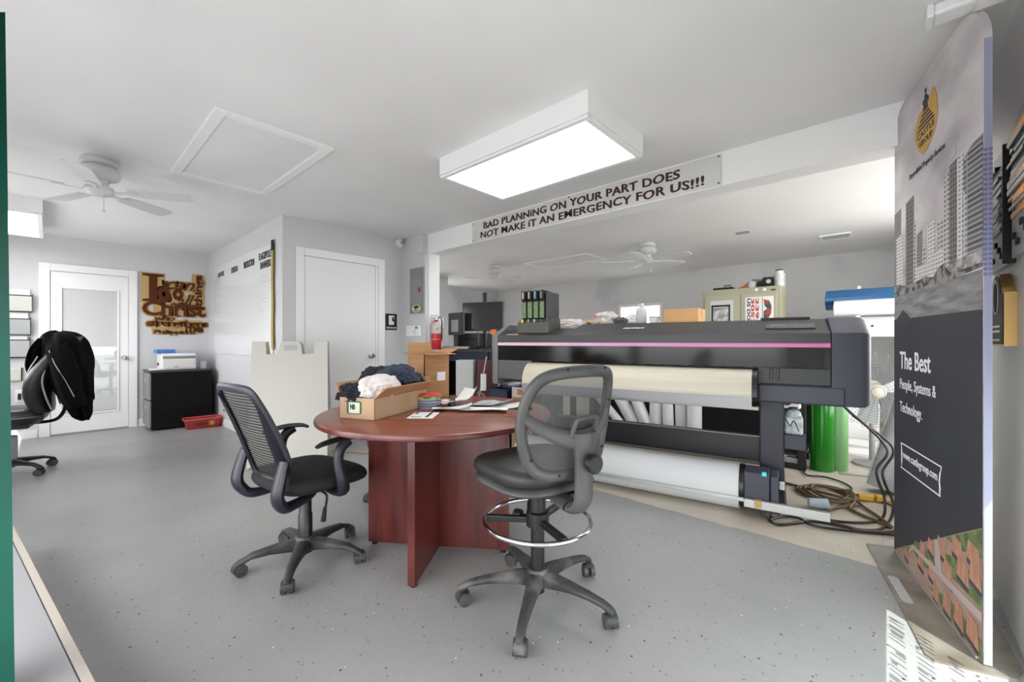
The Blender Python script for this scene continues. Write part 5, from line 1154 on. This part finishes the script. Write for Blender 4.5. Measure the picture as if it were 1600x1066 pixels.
bm = B(); prism(bm, [(0, 0), (.05, .0), (.08, .06), (.085, .15), (.06, .22), (0, .24), (.01, .16), (.04, .12), (.0, .09)], .0015, frame((-1.135, 5.9335, 1.43), (1, 0, 0), (0, 0, 1), (0, -1, 0))); mk('emblem', bm, mat('emblem_mix', (70, 80, 78), .6, c2=(176, 76, 60), scale=11, thr=(.45, .55)), t, world=True)
# clutter on the locker
LZ = 1.83
t = thing('tool_tray', 'low black tray with a handle on top of the locker', 'tray', (-1.63, 6.1, LZ))
bm = B(); box(bm, (-.12, -.08, 0), (.12, .08, .035), .008); mk('tray', bm, M_blk2, t)
bm = B(); tube(bm, [(.0, 0, .03), (.0, 0, .065), (.08, 0, .065), (.08, 0, .03)], .006, 6); mk('handle', bm, M_black, t)
bm = B(); prism(bm, [(-.1, 0), (.09, 0), (.06, .09), (.0, .04)], .06, frame((-1.39, 6.12, LZ), (1, 0, 0), (0, 0, 1), (0, -1, 0))); tag(mk('orange_wedge', bm, mat('rust_orange', (176, 96, 48), .6)), 'rusty orange wedge shaped block on top of the locker', 'block')
t = thing('white_jar', 'squat white jar with tilted lid on top of the locker', 'jar', (-1.28, 6.08, LZ))
bm = B(); lathe(bm, [(0, 0), (.055, 0), (.062, .02), (.062, .07), (.04, .095), (0, .1)], 22); mk('jar_body', bm, mat('jar_white', (208, 208, 206), .35), t, smooth=True)
bm = B(); box(bm, (-.02, -.05, .09), (.1, .03, .115), .006, mtx=Matrix.Rotation(.12, 4, 'Y')); mk('lid', bm, mat('lid_grey', (118, 118, 118), .5), t)
t = thing('boxy_device', 'black box shaped device with pale round dial on the locker', 'device', (-1.13, 6.06, LZ))
bm = B(); box(bm, (-.10, -.05, 0), (.02, .05, .07), .006); box(bm, (-.03, -.06, .01), (.075, .05, .12), .008); mk('body', bm, M_blk2, t)
bm = B(); lathe(bm, [(0, 0), (.026, 0), (.026, .004), (.012, .005), (0, .004)], 18, Matrix.Translation((.035, -.0605, .065)) @ Matrix.Rotation(PI / 2, 4, 'X')); mk('dial', bm, mat('dial_cream', (200, 198, 170), .5), t)
t = thing('paper_block', 'white stacked paper block at the end of the locker top', 'papers', (-1.03, 6.2, LZ))
for k in range(6):
    bm = B(); box(bm, (-.075, -.06, k * .03), (.075, .06, k * .03 + .027), .002, mtx=Matrix.Rotation(.03 * (-1) ** k, 4, 'Z')); mk('ream', bm, mat('ream_grey', (206, 207, 210), .7), t)
t = thing('tin_canister', 'white canister with black lid at the outer end of the locker top', 'canister', (-.99, 6.06, LZ))
bm = B(); lathe(bm, [(0, 0), (.05, 0), (.05, .19), (0, .19)], 22); mk('can', bm, mat('can_white', (222, 222, 222), .4, c2=(190, 192, 192), scale=20), t, smooth=True)
bm = B(); lathe(bm, [(0, .19), (.046, .19), (.04, .205), (0, .21)], 22); mk('lid', bm, M_blk2, t, smooth=True)

# blue and white vinyl rolls on a wall rack
vr = thing('wall_roll_rack', 'white bracketed rack for vinyl rolls on the back room side wall', 'rack', (.1, 6.0, 1.2))
bm = B()
for x in (-.25, .15):
    box(bm, (x, 5.9, 1.40), (x + .03, 6.25, 1.43)); box(bm, (x, 6.2, 1.1), (x + .03, 6.25, 1.78))
box(bm, (-.3, 6.2, 1.2), (.369, 6.23, 1.42)); mk('bracket', bm, M_white, vr, world=True)
for x in (-.12, .1):
    bm = B(); cyl(bm, (x, 6.2, 1.32), (x, 6.19, 1.32), .012, 10); mk('bolt', bm, M_blk2, vr, world=True)
t = thing('blue_vinyl_roll', 'glossy blue vinyl roll lying along the wall rack', 'roll', (-.1, 6.05, 1.55))
bm = B(); cyl(bm, (-.525, 6.08, 1.62), (.36, 6.08, 1.62), .115, 32); mk('vinyl', bm, mat('blue_vinyl', (12, 84, 136), .12, coat=.6), t, world=True, smooth=True)
bm = B(); cyl(bm, (-.535, 6.08, 1.62), (-.523, 6.08, 1.62), .05, 20); mk('core', bm, M_card, t, world=True, smooth=True)
t = thing('white_vinyl_roll', 'white vinyl roll resting on the wall rack below the blue roll', 'roll', (-.1, 5.95, 1.43))
bm = B(); cyl(bm, (-.44, 5.95, 1.518), (.36, 5.95, 1.518), .085, 32); mk('vinyl', bm, mat('white_vinyl', (226, 227, 229), .3), t, world=True, smooth=True)
bm = B(); cyl(bm, (-.45, 5.95, 1.518), (-.438, 5.95, 1.518), .04, 20); mk('core', bm, M_card, t, world=True, smooth=True)

# green vinyl rolls standing on the floor
for (x, y, r_, h, m_, l) in ((-.43, 4.62, .093, 1.12, mat('green_vinyl', (20, 112, 14), .14, coat=.6), 'bright green vinyl roll standing upright behind the printer'), (-.325, 4.72, .075, 1.05, mat('dull_green_film', (112, 158, 104), .2, coat=.3), 'dull green film covered roll standing behind the bright green one')):
    t = thing('standing_roll', l, 'roll', (x, y, 0))
    bm = B(); cyl(bm, (0, 0, 0), (0, 0, h), r_, 36); mk('vinyl', bm, m_, t, smooth=True)
    bm = B(); cyl(bm, (0, 0, h), (0, 0, h + .012), r_ * .45, 20); mk('core', bm, M_card, t, smooth=True)
# roll in clear wrap leaning on the wall
t = thing('wrapped_roll', 'dark roll in shiny clear wrap leaning by the cables', 'roll', (-.06, 4.15, 0))
bm = B(); a_, b_ = Vector((-.03, 4.22, .03)), Vector((.24, 4.55, 1.15)); cyl(bm, a_, b_, .085, 28); mk('core_roll', bm, mat('dark_grey_roll', (92, 92, 94), .4), t, world=True, smooth=True)
bm = B(); d_ = (b_ - a_).normalized(); u_ = d_.orthogonal().normalized(); w_ = d_.cross(u_)
rings = []
for j in range(41):
    rings.append([bm.verts.new(a_ + (b_ - a_) * j / 40 + (u_ * math.cos(q) + w_ * math.sin(q)) * (.092 + .013 * noise.noise((math.cos(q) * 3, math.sin(q) * 3, j * .35)))) for q in [k * 2 * PI / 40 for k in range(40)]])
for p, q in zip(rings, rings[1:]):
    for k in range(40): bm.faces.new((p[k], p[(k + 1) % 40], q[(k + 1) % 40], q[k]))
mk('clear_wrap', bm, mat('wrap_film', (210, 210, 212), .08, alpha=.38), t, world=True, smooth=True)

# pedestal fan
pf = thing('pedestal_fan', 'grey industrial pedestal fan with wire guard behind the cables', 'fan', (-.10, 5.1, 0), math.radians(12))
FZ = .70
bm = B(); lathe(bm, [(0, 0), (.15, 0), (.15, .02), (.05, .035), (.022, .05), (.022, FZ - .06), (0, FZ - .06)], 28); mk('stand', bm, mat('stand_grey', (150, 150, 150), .5), pf, smooth=True)
fm = Matrix.Translation((0, -.06, FZ)) @ Matrix.Rotation(PI / 2, 4, 'X')
bm = B(); lathe(bm, [(0, -.13), (.07, -.12), (.085, -.06), (.08, 0), (0, .0)], 24, fm); mk('motor', bm, mat('motor_cream', (206, 198, 180), .4), pf, smooth=True)
bm = B()
for r_ in [.08 + .024 * k for k in range(11)]: tube(bm, [fm @ Vector((r_ * math.cos(a), r_ * math.sin(a), .09 + .06 * (1 - (r_ / .34) ** 2))) for a in [k * 2 * PI / 36 for k in range(36)]], .0016, 4, closed=True)
for k in range(24):
    a = k * 2 * PI / 24; tube(bm, [fm @ Vector((r_ * math.cos(a), r_ * math.sin(a), .09 + .06 * (1 - (r_ / .34) ** 2) if z is None else z)) for r_, z in ((.06, None), (.18, None), (.28, None), (.34, None), (.345, .03), (.3, -.03), (.1, -.06))], .0016, 4)
o = mk('wire_guard', bm, mat('wire_grey', (112, 112, 112), .4), pf)
bm = B(); lathe(bm, [(0, .17), (.03, .168), (.055, .16), (.06, .145), (.05, .14), (0, .14)], 24, fm); cpp = mk('guard_badge', bm, mat('badge_cream', (206, 198, 184), .4), pf, smooth=True)
bm = B()
for r_ in (.018, .032, .046): tube(bm, [fm @ Vector((r_ * math.cos(a), r_ * math.sin(a), .168 - .1 * r_)) for a in [k * 2 * PI / 20 for k in range(20)]], .003, 5, closed=True)
mk('badge_rings', bm, mat('badge_dark', (130, 122, 110), .4), cpp)
for k in range(3):
    bm = B(); rot = fm @ Matrix.Rotation(k * 2 * PI / 3 + .4, 4, 'Z') @ Matrix.Translation((0, 0, .05)) @ Matrix.Rotation(.4, 4, 'X')
    prism(bm, [(.06, -.03), (.16, -.09), (.27, -.10), (.31, -.03), (.29, .06), (.18, .05), (.06, .03)], .003, rot); mk('blade', bm, mat('blade_pale', (200, 202, 204), .3), pf)

# white panels on the floor at the back
rr = random.Random(4)
for i, (x, y, w, d, h, a, l) in enumerate(((-.33, 6.6, .5, .45, .42, .1, 'white carton standing on the floor far behind the green roll'), (-.25, 6.0, .6, .35, .03, -.1, 'white foam panel lying on the floor in front of the white carton'), (-.18, 5.55, .5, .3, .025, .15, 'white foam panel lying on the floor nearest the cables'))):
    bm = B(); box(bm, (-w / 2, -d / 2, 0), (w / 2, d / 2, h), .003, mtx=Matrix.Translation((x, y, 0)) @ Matrix.Rotation(a, 4, 'Z')); tag(mk('white_carton' if i == 0 else 'foam_panel', bm, M_white), l, 'carton' if i == 0 else 'panel')
bm = B(); prism(bm, [(0, 0), (.03, 0), (.03, .012), (0, .012)], .42, Matrix.Translation((-.30, 4.55, .0)) @ Matrix.Rotation(.35, 4, 'Z') @ Matrix.Rotation(PI / 2, 4, 'Y') @ Matrix.Rotation(PI / 2, 4, 'Z')); tag(mk('metal_strip', bm, M_alu), 'flat aluminium strip lying on the floor by the wrapped roll', 'strip')
t = thing('power_adapter', 'black power adapter with pale block on the floor behind the printer', 'adapter', (-.62, 4.5, 0))
bm = B(); box(bm, (-.07, -.04, 0), (.07, .04, .05), .005); mk('brick', bm, M_black, t)
bm = B(); box(bm, (-.06, -.03, .05), (.05, .04, .10), .005); mk('block', bm, mat('block_grey', (160, 162, 162), .5), t)

# ------------------------------------------------------------------ cables on the floor
def cable(name, label, pts, r, m, cat='cable', group=None):
    bm = B(); tube(bm, pts, r, 8, sub=8); return tag(mk(name, bm, m, smooth=True), label, cat, group)
M_cb = mat('cable_black', (24, 24, 24), .45); M_cbr = mat('cable_brown', (104, 78, 44), .5, c2=(74, 56, 36), scale=12); M_cy = mat('cord_yellow', (196, 150, 40), .45)
e0 = PW((.44, .5, .74))
cable('power_cable', 'black power cable dropping from the printer to the floor loop', [e0, e0 + Vector((.08, -.04, -.06)), (.0, 3.66, .45), (-.05, 3.62, .30), (-.01, 3.64, .12), (-.02, 3.58, .012), (-.10, 3.42, .012), (-.24, 3.32, .012), (-.33, 3.34, .012), (-.36, 3.38, .012)], .008, M_cb)
cable('data_cable', 'second black cable beside the power cable, running on to the front floor', [e0 + Vector((.02, .02, 0)), e0 + Vector((.11, -.02, -.1)), (.03, 3.70, .45), (-.02, 3.66, .28), (.03, 3.68, .10), (.02, 3.60, .012), (-.03, 3.36, .012), (-.12, 3.27, .012), (-.24, 3.25, .012), (-.36, 3.21, .012), (-.42, 3.12, .012), (-.50, 3.02, .012), (-.55, 3.06, .012), (-.50, 3.18, .012), (-.42, 3.22, .012), (-.35, 3.15, .012), (-.22, 3.18, .012), (.03, 3.31, .012), (.3, 3.32, .012)], .008, M_cb)
def loops(cx, cy, rx, ry, n, seed, z=.012):
    rr = random.Random(seed); out = []
    for k in range(n * 8):
        a = k * PI / 4; out.append((cx + rx * math.cos(a) * rr.uniform(.75, 1.15) + .02 * k / 8, cy + ry * math.sin(a) * rr.uniform(.75, 1.15), z + .018 * (k / (n * 8)) + rr.uniform(0, .008)))
    return out
cable('brown_cord', 'brown extension cord coiled in loops on the bare floor', [(-.62, 3.95, .012)] + loops(-.36, 3.85, .15, .17, 4, 3) + [(-.18, 3.62, .014), (-.05, 3.5, .012), (.05, 3.42, .012), (.18, 3.40, .012)], .010, M_cbr)
cable('brown_cord', 'brown extension cord running in a wide loop toward the tall banner', [(-.2, 3.9, .03), (-.12, 3.74, .014), (-.02, 3.55, .013), (.03, 3.40, .013), (-.04, 3.30, .013), (-.14, 3.26, .013), (-.25, 3.3, .013), (-.3, 3.42, .013), (-.24, 3.6, .016), (-.14, 3.72, .02)], .009, M_cbr)
cable('trailing_cord', 'black cord trailing from the adapter past the green roll', [(-.58, 4.48, .05), (-.66, 4.6, .3), (-.62, 4.62, .55)], .007, M_cb)
cable('floor_cord', 'black cord on the floor in front of the green rolls', [(-.55, 4.44, .012), (-.5, 4.3, .012), (-.38, 4.34, .012), (-.25, 4.25, .012), (-.2, 4.1, .012), (-.3, 4.02, .012), (-.12, 3.98, .012), (.02, 3.9, .012), (.05, 3.75, .012), (.2, 3.72, .012)], .007, M_cb)
t = thing('power_strip', 'yellow extension outlet block lying among the cables', 'outlet', (-.08, 3.93, 0), math.radians(25)); t.scale = (.75, .75, .75)
bm = B(); box(bm, (-.11, -.03, .012), (.01, .03, .065), .012); box(bm, (.03, -.032, .012), (.10, .032, .07), .012); mk('outlet_body', bm, M_cy, t, smooth=True)
bm = B(); tube(bm, [(.10, 0, .03), (.16, .02, .015), (.24, .08, .012), (.34, .10, .012)], .010, 8, sub=6); tube(bm, [(-.11, 0, .03), (-.18, -.02, .02), (-.22, -.05, .014)], .010, 8, sub=6); mk('cord', bm, M_cy, t, smooth=True)
t = thing('clear_cup', 'small pale plastic cup lying among the cables behind the take-up motor', 'cup', (-.40, 3.50, 0), .4)
bm = B(); lathe(bm, [(0, 0), (.03, 0), (.036, .11), (.033, .11), (.028, .004), (0, .004)], 20, Matrix.Translation((0, 0, .038)) @ Matrix.Rotation(PI / 2, 4, 'Y')); mk('cup', bm, mat('cup_bluegrey', (176, 188, 200), .25), t, smooth=True)
cable('yellow_cord', 'thin yellow cord by the wall foot under the whiteboard', [(-4.62, 1.50, .008), (-4.75, 1.40, .008), (-4.95, 1.42, .008), (-5.02, 1.52, .03), (-4.98, 1.55, .12)], .006, M_cy)
cable('tan_cord', 'thin tan cord along the foot of the sandwich board', [(-4.3, 1.95, .007), (-4.0, 2.15, .007), (-3.7, 2.42, .007), (-3.4, 2.6, .007)], .006, mat('cord_tan', (176, 150, 96), .5))

# ------------------------------------------------------------------ tall fabric banner
BO = Vector((.0436, 3.0884, 0)); BU = Vector((.2418, -.9703, 0)); brz = math.atan2(BU.y, BU.x)
bn = thing('banner_stand', 'tall rounded fabric banner with a grey city skyline print beside the side wall', 'banner', BO, brz)
BW, BH, TH = .914, 2.385, .022
M_sky = mat('print_sky', (214, 208, 208), .7, c2=(160, 152, 157), scale=2.2, stretch=(1.2, 1, 2.2), thr=(.3, .7))
prof = [(0, .012), (BW, .012)] + [(BW - .17 + .17 * math.cos(a), BH - .17 + .17 * math.sin(a)) for a in [k * PI / 16 for k in range(9)]] + [(.15 + .15 * math.cos(a), BH - .15 + .15 * math.sin(a)) for a in [PI / 2 + k * PI / 16 for k in range(9)]]
def bprism(poly, y0, th): bm = B(); prism(bm, poly, th, Matrix(((1, 0, 0, 0), (0, 0, -1, y0), (0, 1, 0, 0), (0, 0, 0, 1)))); return bm   # (s,z) polygon, front face at y = y0 - th
YF = -TH / 2
mk('fabric', bprism(prof, TH / 2, TH), M_sky, bn, smooth=True, angle=50)
bm = B(); box(bm, (BW, -TH / 2 + .001, .02), (BW + .0015, TH / 2 - .001, BH - .17)); mk('side_edge', bm, mat('edge_lavender', (150, 152, 176), .8, spec=.1), bn)
bm = B()
for k in range(26):
    for y0 in (-.012, .001): box(bm, (BW + .001, y0, 1.38 + k * .0175), (BW + .002, y0 + .010, 1.391 + k * .0175))
o = mk('side_print', bm, mat('edge_windows', (110, 112, 150), .6), bn); o['kind'] = 'stuff'
lay = [0]
def art(nm, poly, m, label=None):
    lay[0] += 1; return mk(nm, bprism(poly, YF - .0003 - .00006 * lay[0], .0004), m, bn, label=label)
art('water', [(0, 1.24), (.91, 1.24), (.91, 1.405), (.62, 1.40), (.5, 1.43), (.3, 1.42), (0, 1.40)], mat('print_water', (150, 148, 148), .6, c2=(92, 90, 92), scale=6, stretch=(1, 1, 6), thr=(.3, .7)))
WD = [window_material('facade_a', (70, 68, 70), (140, 138, 138), .022, .016, .6), window_material('facade_b', (96, 94, 94), (186, 182, 180), .03, .02, .5), window_material('facade_c', (52, 50, 52), (120, 116, 116), .018, .022, .65), window_material('facade_d', (120, 118, 118), (206, 202, 200), .026, .018, .45), window_material('facade_e', (58, 58, 62), (150, 148, 150), .2, .02, .6)]
for s0, s1, z0, z1, k in ((.0, .10, 1.40, 1.835, 0), (.03, .13, 1.40, 1.70, 3), (.17, .275, 1.40, 1.85, 2), (.27, .30, 1.41, 1.72, 1), (.315, .378, 1.42, 1.66, 0), (.375, .43, 1.42, 1.57, 1), (.30, .45, 1.42, 1.50, 3), (.435, .515, 1.42, 1.67, 3), (.545, .615, 1.42, 1.66, 1), (.50, .60, 1.42, 1.53, 3), (.605, .665, 1.42, 1.83, 1), (.655, .725, 1.42, 1.86, 2), (.72, .77, 1.42, 1.865, 3), (.765, .815, 1.42, 1.80, 1), (.80, .912, 1.46, 1.80, 4)):
    art('building', [(s0, z0), (s1, z0), (s1, z1 + .012), (s0, z1)], WD[k])
art('building', [(.775, 1.72), (.80, 1.70), (.912, 1.74), (.912, 1.885), (.86, 1.88), (.80, 1.862), (.775, 1.84)], WD[4])
art('building', [(.66, 1.88), (.71, 1.89), (.705, 1.93), (.665, 1.905)], mat('print_pale_tower', (176, 172, 172), .7))
art('podium', [(.62, 1.42), (.912, 1.42), (.912, 1.475), (.75, 1.47), (.62, 1.455)], mat('print_podium', (176, 174, 172), .7, c2=(110, 108, 108), scale=24, thr=(.4, .6)))
art('shore_trees', [(0, 1.385), (.2, 1.39), (.45, 1.405), (.6, 1.39), (.75, 1.405), (.91, 1.412), (.91, 1.43), (.78, 1.425), (.66, 1.43), (.6, 1.475), (.54, 1.46), (.5, 1.43), (.42, 1.445), (.3, 1.435), (.2, 1.425), (.12, 1.44), (.05, 1.45), (0, 1.43)], mat('print_trees', (58, 56, 56), .8, c2=(140, 138, 136), scale=30, thr=(.42, .6)))
M_bdark = mat('print_dark', (48, 49, 56), .65, c2=(56, 57, 64), scale=2.5, stretch=(1, 1, .6))
art('dark_panel', [(0, .012), (.91, .012), (.91, 1.262), (.235, 1.265), (.135, 1.31), (.03, 1.265), (0, 1.265)], M_bdark)
# aerial photo of houses along the foot
art('aerial_photo', [(.0, .012), (.91, .012), (.91, .49), (.03, .03)], mat('print_street', (168, 142, 130), .65, c2=(150, 122, 106), scale=6))
def hline(s): return .03 + (s - .03) * .523
M_roof = mat('print_roof', (188, 142, 120), .6, c2=(164, 114, 92), scale=14, stretch=(6, 1, 1)); M_gr = mat('print_lawn', (118, 132, 84), .7, c2=(74, 90, 56), scale=22); M_rshade = mat('print_windows', (70, 66, 74), .6)
for q in ([(.62, .335), (.91, .486), (.91, .38), (.75, .34)], [(.25, .13), (.37, .10), (.55, .15), (.50, .20), (.30, .19)], [(.55, .25), (.66, .20), (.91, .20), (.91, .30), (.7, .29)], [(.45, .05), (.60, .03), (.91, .02), (.91, .09), (.66, .10)], [(.12, .075), (.2, .06), (.22, .12), (.15, .1)]): art('lawn', q, M_gr)
for s0, z0, w, h in ((.15, .055, .06, .035), (.24, .115, .07, .045), (.35, .165, .07, .045), (.33, .095, .07, .06), (.44, .215, .07, .045), (.45, .10, .08, .07), (.54, .25, .09, .06), (.60, .17, .09, .07), (.68, .31, .09, .06), (.72, .235, .10, .07), (.80, .34, .10, .06), (.82, .27, .09, .06), (.50, .03, .07, .06), (.60, .04, .08, .07), (.70, .045, .08, .075), (.80, .05, .09, .08)):
    if z0 + h < hline(s0) + .02:
        art('roof', [(s0, z0), (s0 + w, z0 - .012), (s0 + w - .012, z0 + h), (s0 + .012, z0 + h + .008)], M_roof); art('house_front', [(s0 + .004, z0 - .02), (s0 + w - .004, z0 - .03), (s0 + w, z0 - .012), (s0, z0)], M_rshade)
art('street', [(.20, .08), (.28, .135), (.6, .145), (.91, .155), (.91, .19), (.6, .175), (.27, .155)], mat('print_road', (176, 160, 156), .7))
art('street', [(.53, .165), (.60, .155), (.56, .30), (.52, .28)], mat('print_road', (176, 160, 156), .7))
def bt(nm, s, s0, z0, w, h, m, bold=.0, shear=0, ext=.0006):
    lay[0] += 1; return mk(nm, text_bm(s, (s0, YF - .0016 - .00002 * lay[0], z0), (1, 0, 0), (0, 0, 1), w, h, ext, bold, shear), m, bn)
M_pw = mat('print_white', (232, 232, 234), .6)
bt('lettering', 'The Best', .091, 1.005, .385, .09, M_pw, .012)
bt('lettering', 'People, Systems &', .091, .885, .44, .07, M_pw)
bt('lettering', 'Technology.', .091, .765, .29, .07, M_pw)
bt('lettering', 'www.castlegroup.com', .135, .535, .41, .05, M_pw)
bm = B(); tube(bm, [(s, YF - .002, z) for s, z in ((.11, .617), (.587, .617), (.572, .585), (.565, .55), (.572, .525), (.569, .502), (.575, .49), (.11, .49), (.118, .52), (.118, .58))], .003, 6, closed=True); mk('url_frame', bm, M_pw, bn)
bt('lettering', 'Unparalleled Property Services', .218, 1.945, .40, .035, mat('print_ink', (54, 52, 52), .6), .0, .25)
# gold shield emblem
shield = [(.32, 2.20), (.36, 2.225), (.42, 2.235), (.45, 2.23), (.50, 2.27), (.535, 2.215), (.545, 2.14), (.52, 2.08), (.47, 2.04), (.41, 2.015), (.36, 2.03), (.315, 2.08), (.29, 2.14)]
sh_ = mk('shield', bprism([(p.x, p.y) for p in spline([(a, b, 0) for a, b in shield], 4, True)], YF - .001, .0012), mat('print_gold', (190, 146, 52), .5), bn)
M_be = mat('print_black', (30, 28, 28), .6)
for k in range(5):
    w = .20 - .034 * k; z = 2.135 + .018 * k; mk('emblem_step', bprism([(.42 - w / 2, z), (.42 + w / 2, z), (.42 + w / 2 - .012, z + .010), (.42 - w / 2 + .012, z + .010)], YF - .0024, .0006), M_be, sh_)
mk('emblem_tower', bprism([(.395, 2.215), (.445, 2.215), (.44, 2.24), (.455, 2.243), (.45, 2.262), (.435, 2.262), (.43, 2.28), (.41, 2.28), (.405, 2.262), (.39, 2.262), (.385, 2.243), (.40, 2.24)], YF - .0024, .0006), M_be, sh_)
mk('emblem_tower', bprism([(.412, 2.285), (.428, 2.285), (.43, 2.305), (.41, 2.305)], YF - .0024, .0006), M_be, sh_)
mk('lettering', text_bm('CASTLE', (.325, YF - .0026, 2.10), (1, 0, 0), (0, 0, 1), .19, .027, .0006, .012), M_be, sh_)
mk('lettering', text_bm('GROUP', (.345, YF - .0026, 2.06), (1, 0, 0), (0, 0, 1), .15, .027, .0006, .012), M_be, sh_)
bm = B(); prism(bm, [(-.085, 3.085), (.035, 3.14), (.30, 3.10), (.352, 2.26), (.328, 2.185), (.128, 2.118), (.105, 2.14)], .008); mk('base_plate', bm, mat('dusty_steel_plate', (150, 144, 136), .4, c2=(116, 108, 98), scale=5, metal=.3), bn, world=True)
bm = B(); prism(bm, rrect(-.02, -.12, .02, .12, .019), .0006, Matrix.Translation((.045, 2.62, .008)) @ Matrix.Rotation(.22, 4, 'Z')); mk('carry_slot', bm, mat('slot_grey', (172, 172, 170), .6), bn, world=True)
bm = B(); box(bm, (.03, -.02, .006), (BW - .03, .02, .016), .003); mk('foot_tube', bm, M_alu, bn)

# ------------------------------------------------------------------ side wall: layered skyline panels and plaque
def skyline_panel(label, y0, y1, z0, z1, seed, cols):
    t = thing('skyline_panel', label, 'wall art', (.37, (y0 + y1) / 2, z0)); rr = random.Random(seed)
    bm = B(); prism(bm, [(y0, z0), (y1, z0), (y1, z1 - .06), (y0 + (y1 - y0) * .7, z1), (y0, z1 - .02)], .02, Matrix(((0, 0, 1, .35), (1, 0, 0, 0), (0, 1, 0, 0), (0, 0, 0, 1)))); mk('board', bm, mat('board_grey', (150, 150, 150), .35), t, world=True)
    bm = B(); box(bm, (.335, y0 - .012, z0), (.37, y0, z1 - .02), .002); mk('edge', bm, M_black, t, world=True)
    n = 22
    for k in range(n):
        z = z1 - .08 - k * (z1 - z0 - .22) / n; d = rr.uniform(.004, .02); a = y0 + rr.uniform(.0, .12); b = y1 - rr.uniform(.0, .12)
        bm = B(); box(bm, (.35 - d, a, z - .008), (.35, b, z + .004 + .006 * (k % 3 == 0)), .001); mk('strip', bm, cols[rr.randrange(len(cols))], t, world=True)
    for k in range(5):
        a = y0 + .08 + .06 * k; z = z0 + .035 + .03 * (k % 3); bm = B(); box(bm, (.343, a, z), (.35, a + .035, z + .022), .001); mk('block', bm, M_blk2, t, world=True)
gs = [mat('strip_dark', (44, 44, 46), .3), mat('strip_grey', (120, 120, 122), .3), mat('strip_light', (186, 186, 188), .3)]
os_ = [mat('strip_orange', (226, 146, 32), .35), mat('strip_dark', (44, 44, 46), .3), mat('strip_orange', (226, 146, 32), .35), mat('strip_grey', (120, 120, 122), .3)]
skyline_panel('grey layered metal wall panel behind the tall banner edge', 2.49, 2.88, 1.45, 1.935, 2, gs)
skyline_panel('layered wall panel with orange and black strips at the room edge', 2.03, 2.42, 1.46, 1.97, 5, os_)
pq = thing('award_plaque', 'gold edged black award plaque under the grey layered panel', 'plaque', (.37, 2.61, 1.13))
pl_ = [(2.465, 1.13), (2.75, 1.13), (2.75, 1.34)] + [(2.6075 + .10 * math.cos(a), 1.34 + .085 * math.sin(a)) for a in [k * PI / 12 for k in range(13)]] + [(2.465, 1.34)]
bm = B(); prism(bm, pl_, .033, Matrix(((0, 0, 1, .337), (1, 0, 0, 0), (0, 1, 0, 0), (0, 0, 0, 1)))); mk('gold_body', bm, M_gold, pq, world=True)
bm = B(); prism(bm, [(2.6075 + (y - 2.6075) * .93, 1.27 + (z - 1.27) * .95) for y, z in pl_], .002, Matrix(((0, 0, 1, .335), (1, 0, 0, 0), (0, 1, 0, 0), (0, 0, 0, 1)))); mk('black_face', bm, mat('plaque_black', (36, 36, 36), .5, spec=.2), pq, world=True)
bm = B(); lathe(bm, [(0, 0), (.06, 0), (.06, .003), (0, .003)], 28, Matrix.Translation((.335, 2.61, 1.33)) @ Matrix.Rotation(-PI / 2, 4, 'Y') @ Matrix.Diagonal((1.2, .9, 1, 1))); mk('crest', bm, M_paper, pq, world=True)
bm = B(); lathe(bm, [(0, .003), (.05, .003), (.05, .005), (0, .005)], 28, Matrix.Translation((.335, 2.595, 1.325)) @ Matrix.Rotation(-PI / 2, 4, 'Y') @ Matrix.Diagonal((1.2, .6, 1, 1))); mk('crest_center', bm, M_blk2, pq, world=True)
for z in (1.205, 1.185, 1.15):
    bm = B(); box(bm, (.334, 2.53, z), (.336, 2.69, z + .008)); mk('engraved_line', bm, M_gold, pq, world=True)

# ------------------------------------------------------------------ doorway: green post and white ledge next to the camera
gp = thing('green_door_post', 'teal green glass door edge standing upright at the entrance', 'door post', (-1.70, .08, .2))
f_ = Vector((-math.sin(math.radians(42)), math.cos(math.radians(42)), 0)); r_ = Vector((math.cos(math.radians(42)), math.sin(math.radians(42)), 0))
def PP(l, d, z): return f_ * d + r_ * l + Vector((0, 0, z))
M_teal = mat('teal_green', (0, 50, 40), .6, c2=(0, 62, 50), scale=3, spec=.1)
bm = B(); n_ = 24
vs = []
for z, sh in ((.2, .004), (2.02, -.022)):
    for l, d in ((-1.45, 1.10), (-1.318, 1.10), (-1.372, 1.14), (-1.50, 1.14)): vs.append(bm.verts.new(PP(l + sh, d, z)))
for q in ((3, 2, 1, 0), (4, 5, 6, 7), (0, 1, 5, 4), (1, 2, 6, 5), (2, 3, 7, 6), (3, 0, 4, 7)): bm.faces.new([vs[i] for i in q])
bmesh.ops.recalc_face_normals(bm, faces=bm.faces[:]); mk('edge', bm, M_teal, gp, world=True)
bm = B(); box(bm, (-.015, -.008, 0), (.015, .008, .03), .003, mtx=Matrix.Translation(PP(-1.40, 1.10, 1.0)) @ Matrix.Rotation(math.radians(42), 4, 'Z')); mk('stop', bm, M_alu, gp, world=True)
lg = thing('entrance_ledge', 'low white ledge with cream edge strip at the foot of the green post', 'ledge', (-1.9, -.3, 0))
def ledge(o0, o1, z0, z1, m, nm):
    a, b = Vector((-3.35, -.128)), Vector((-1.15, .145)); n = Vector((.123, -.992))
    bm = B(); prism(bm, [tuple(a + n * o0), tuple(a + n * o1), tuple(b + n * o1), tuple(b + n * o0)], z1 - z0, None, z0); return mk(nm, bm, m, lg, world=True)
ledge(.0, .9, 0, .192, mat('ledge_paint', (150, 150, 152), .6), 'base'); ledge(0, .022, .192, .2, mat('cream_strip', (166, 158, 148), .6), 'edge_strip'); ledge(.026, .13, .192, .2, mat('ledge_grey', (140, 140, 142), .6), 'ledge_band'); ledge(.131, .9, .192, .201, mat('ledge_white', (172, 172, 175), .6), 'ledge_top')
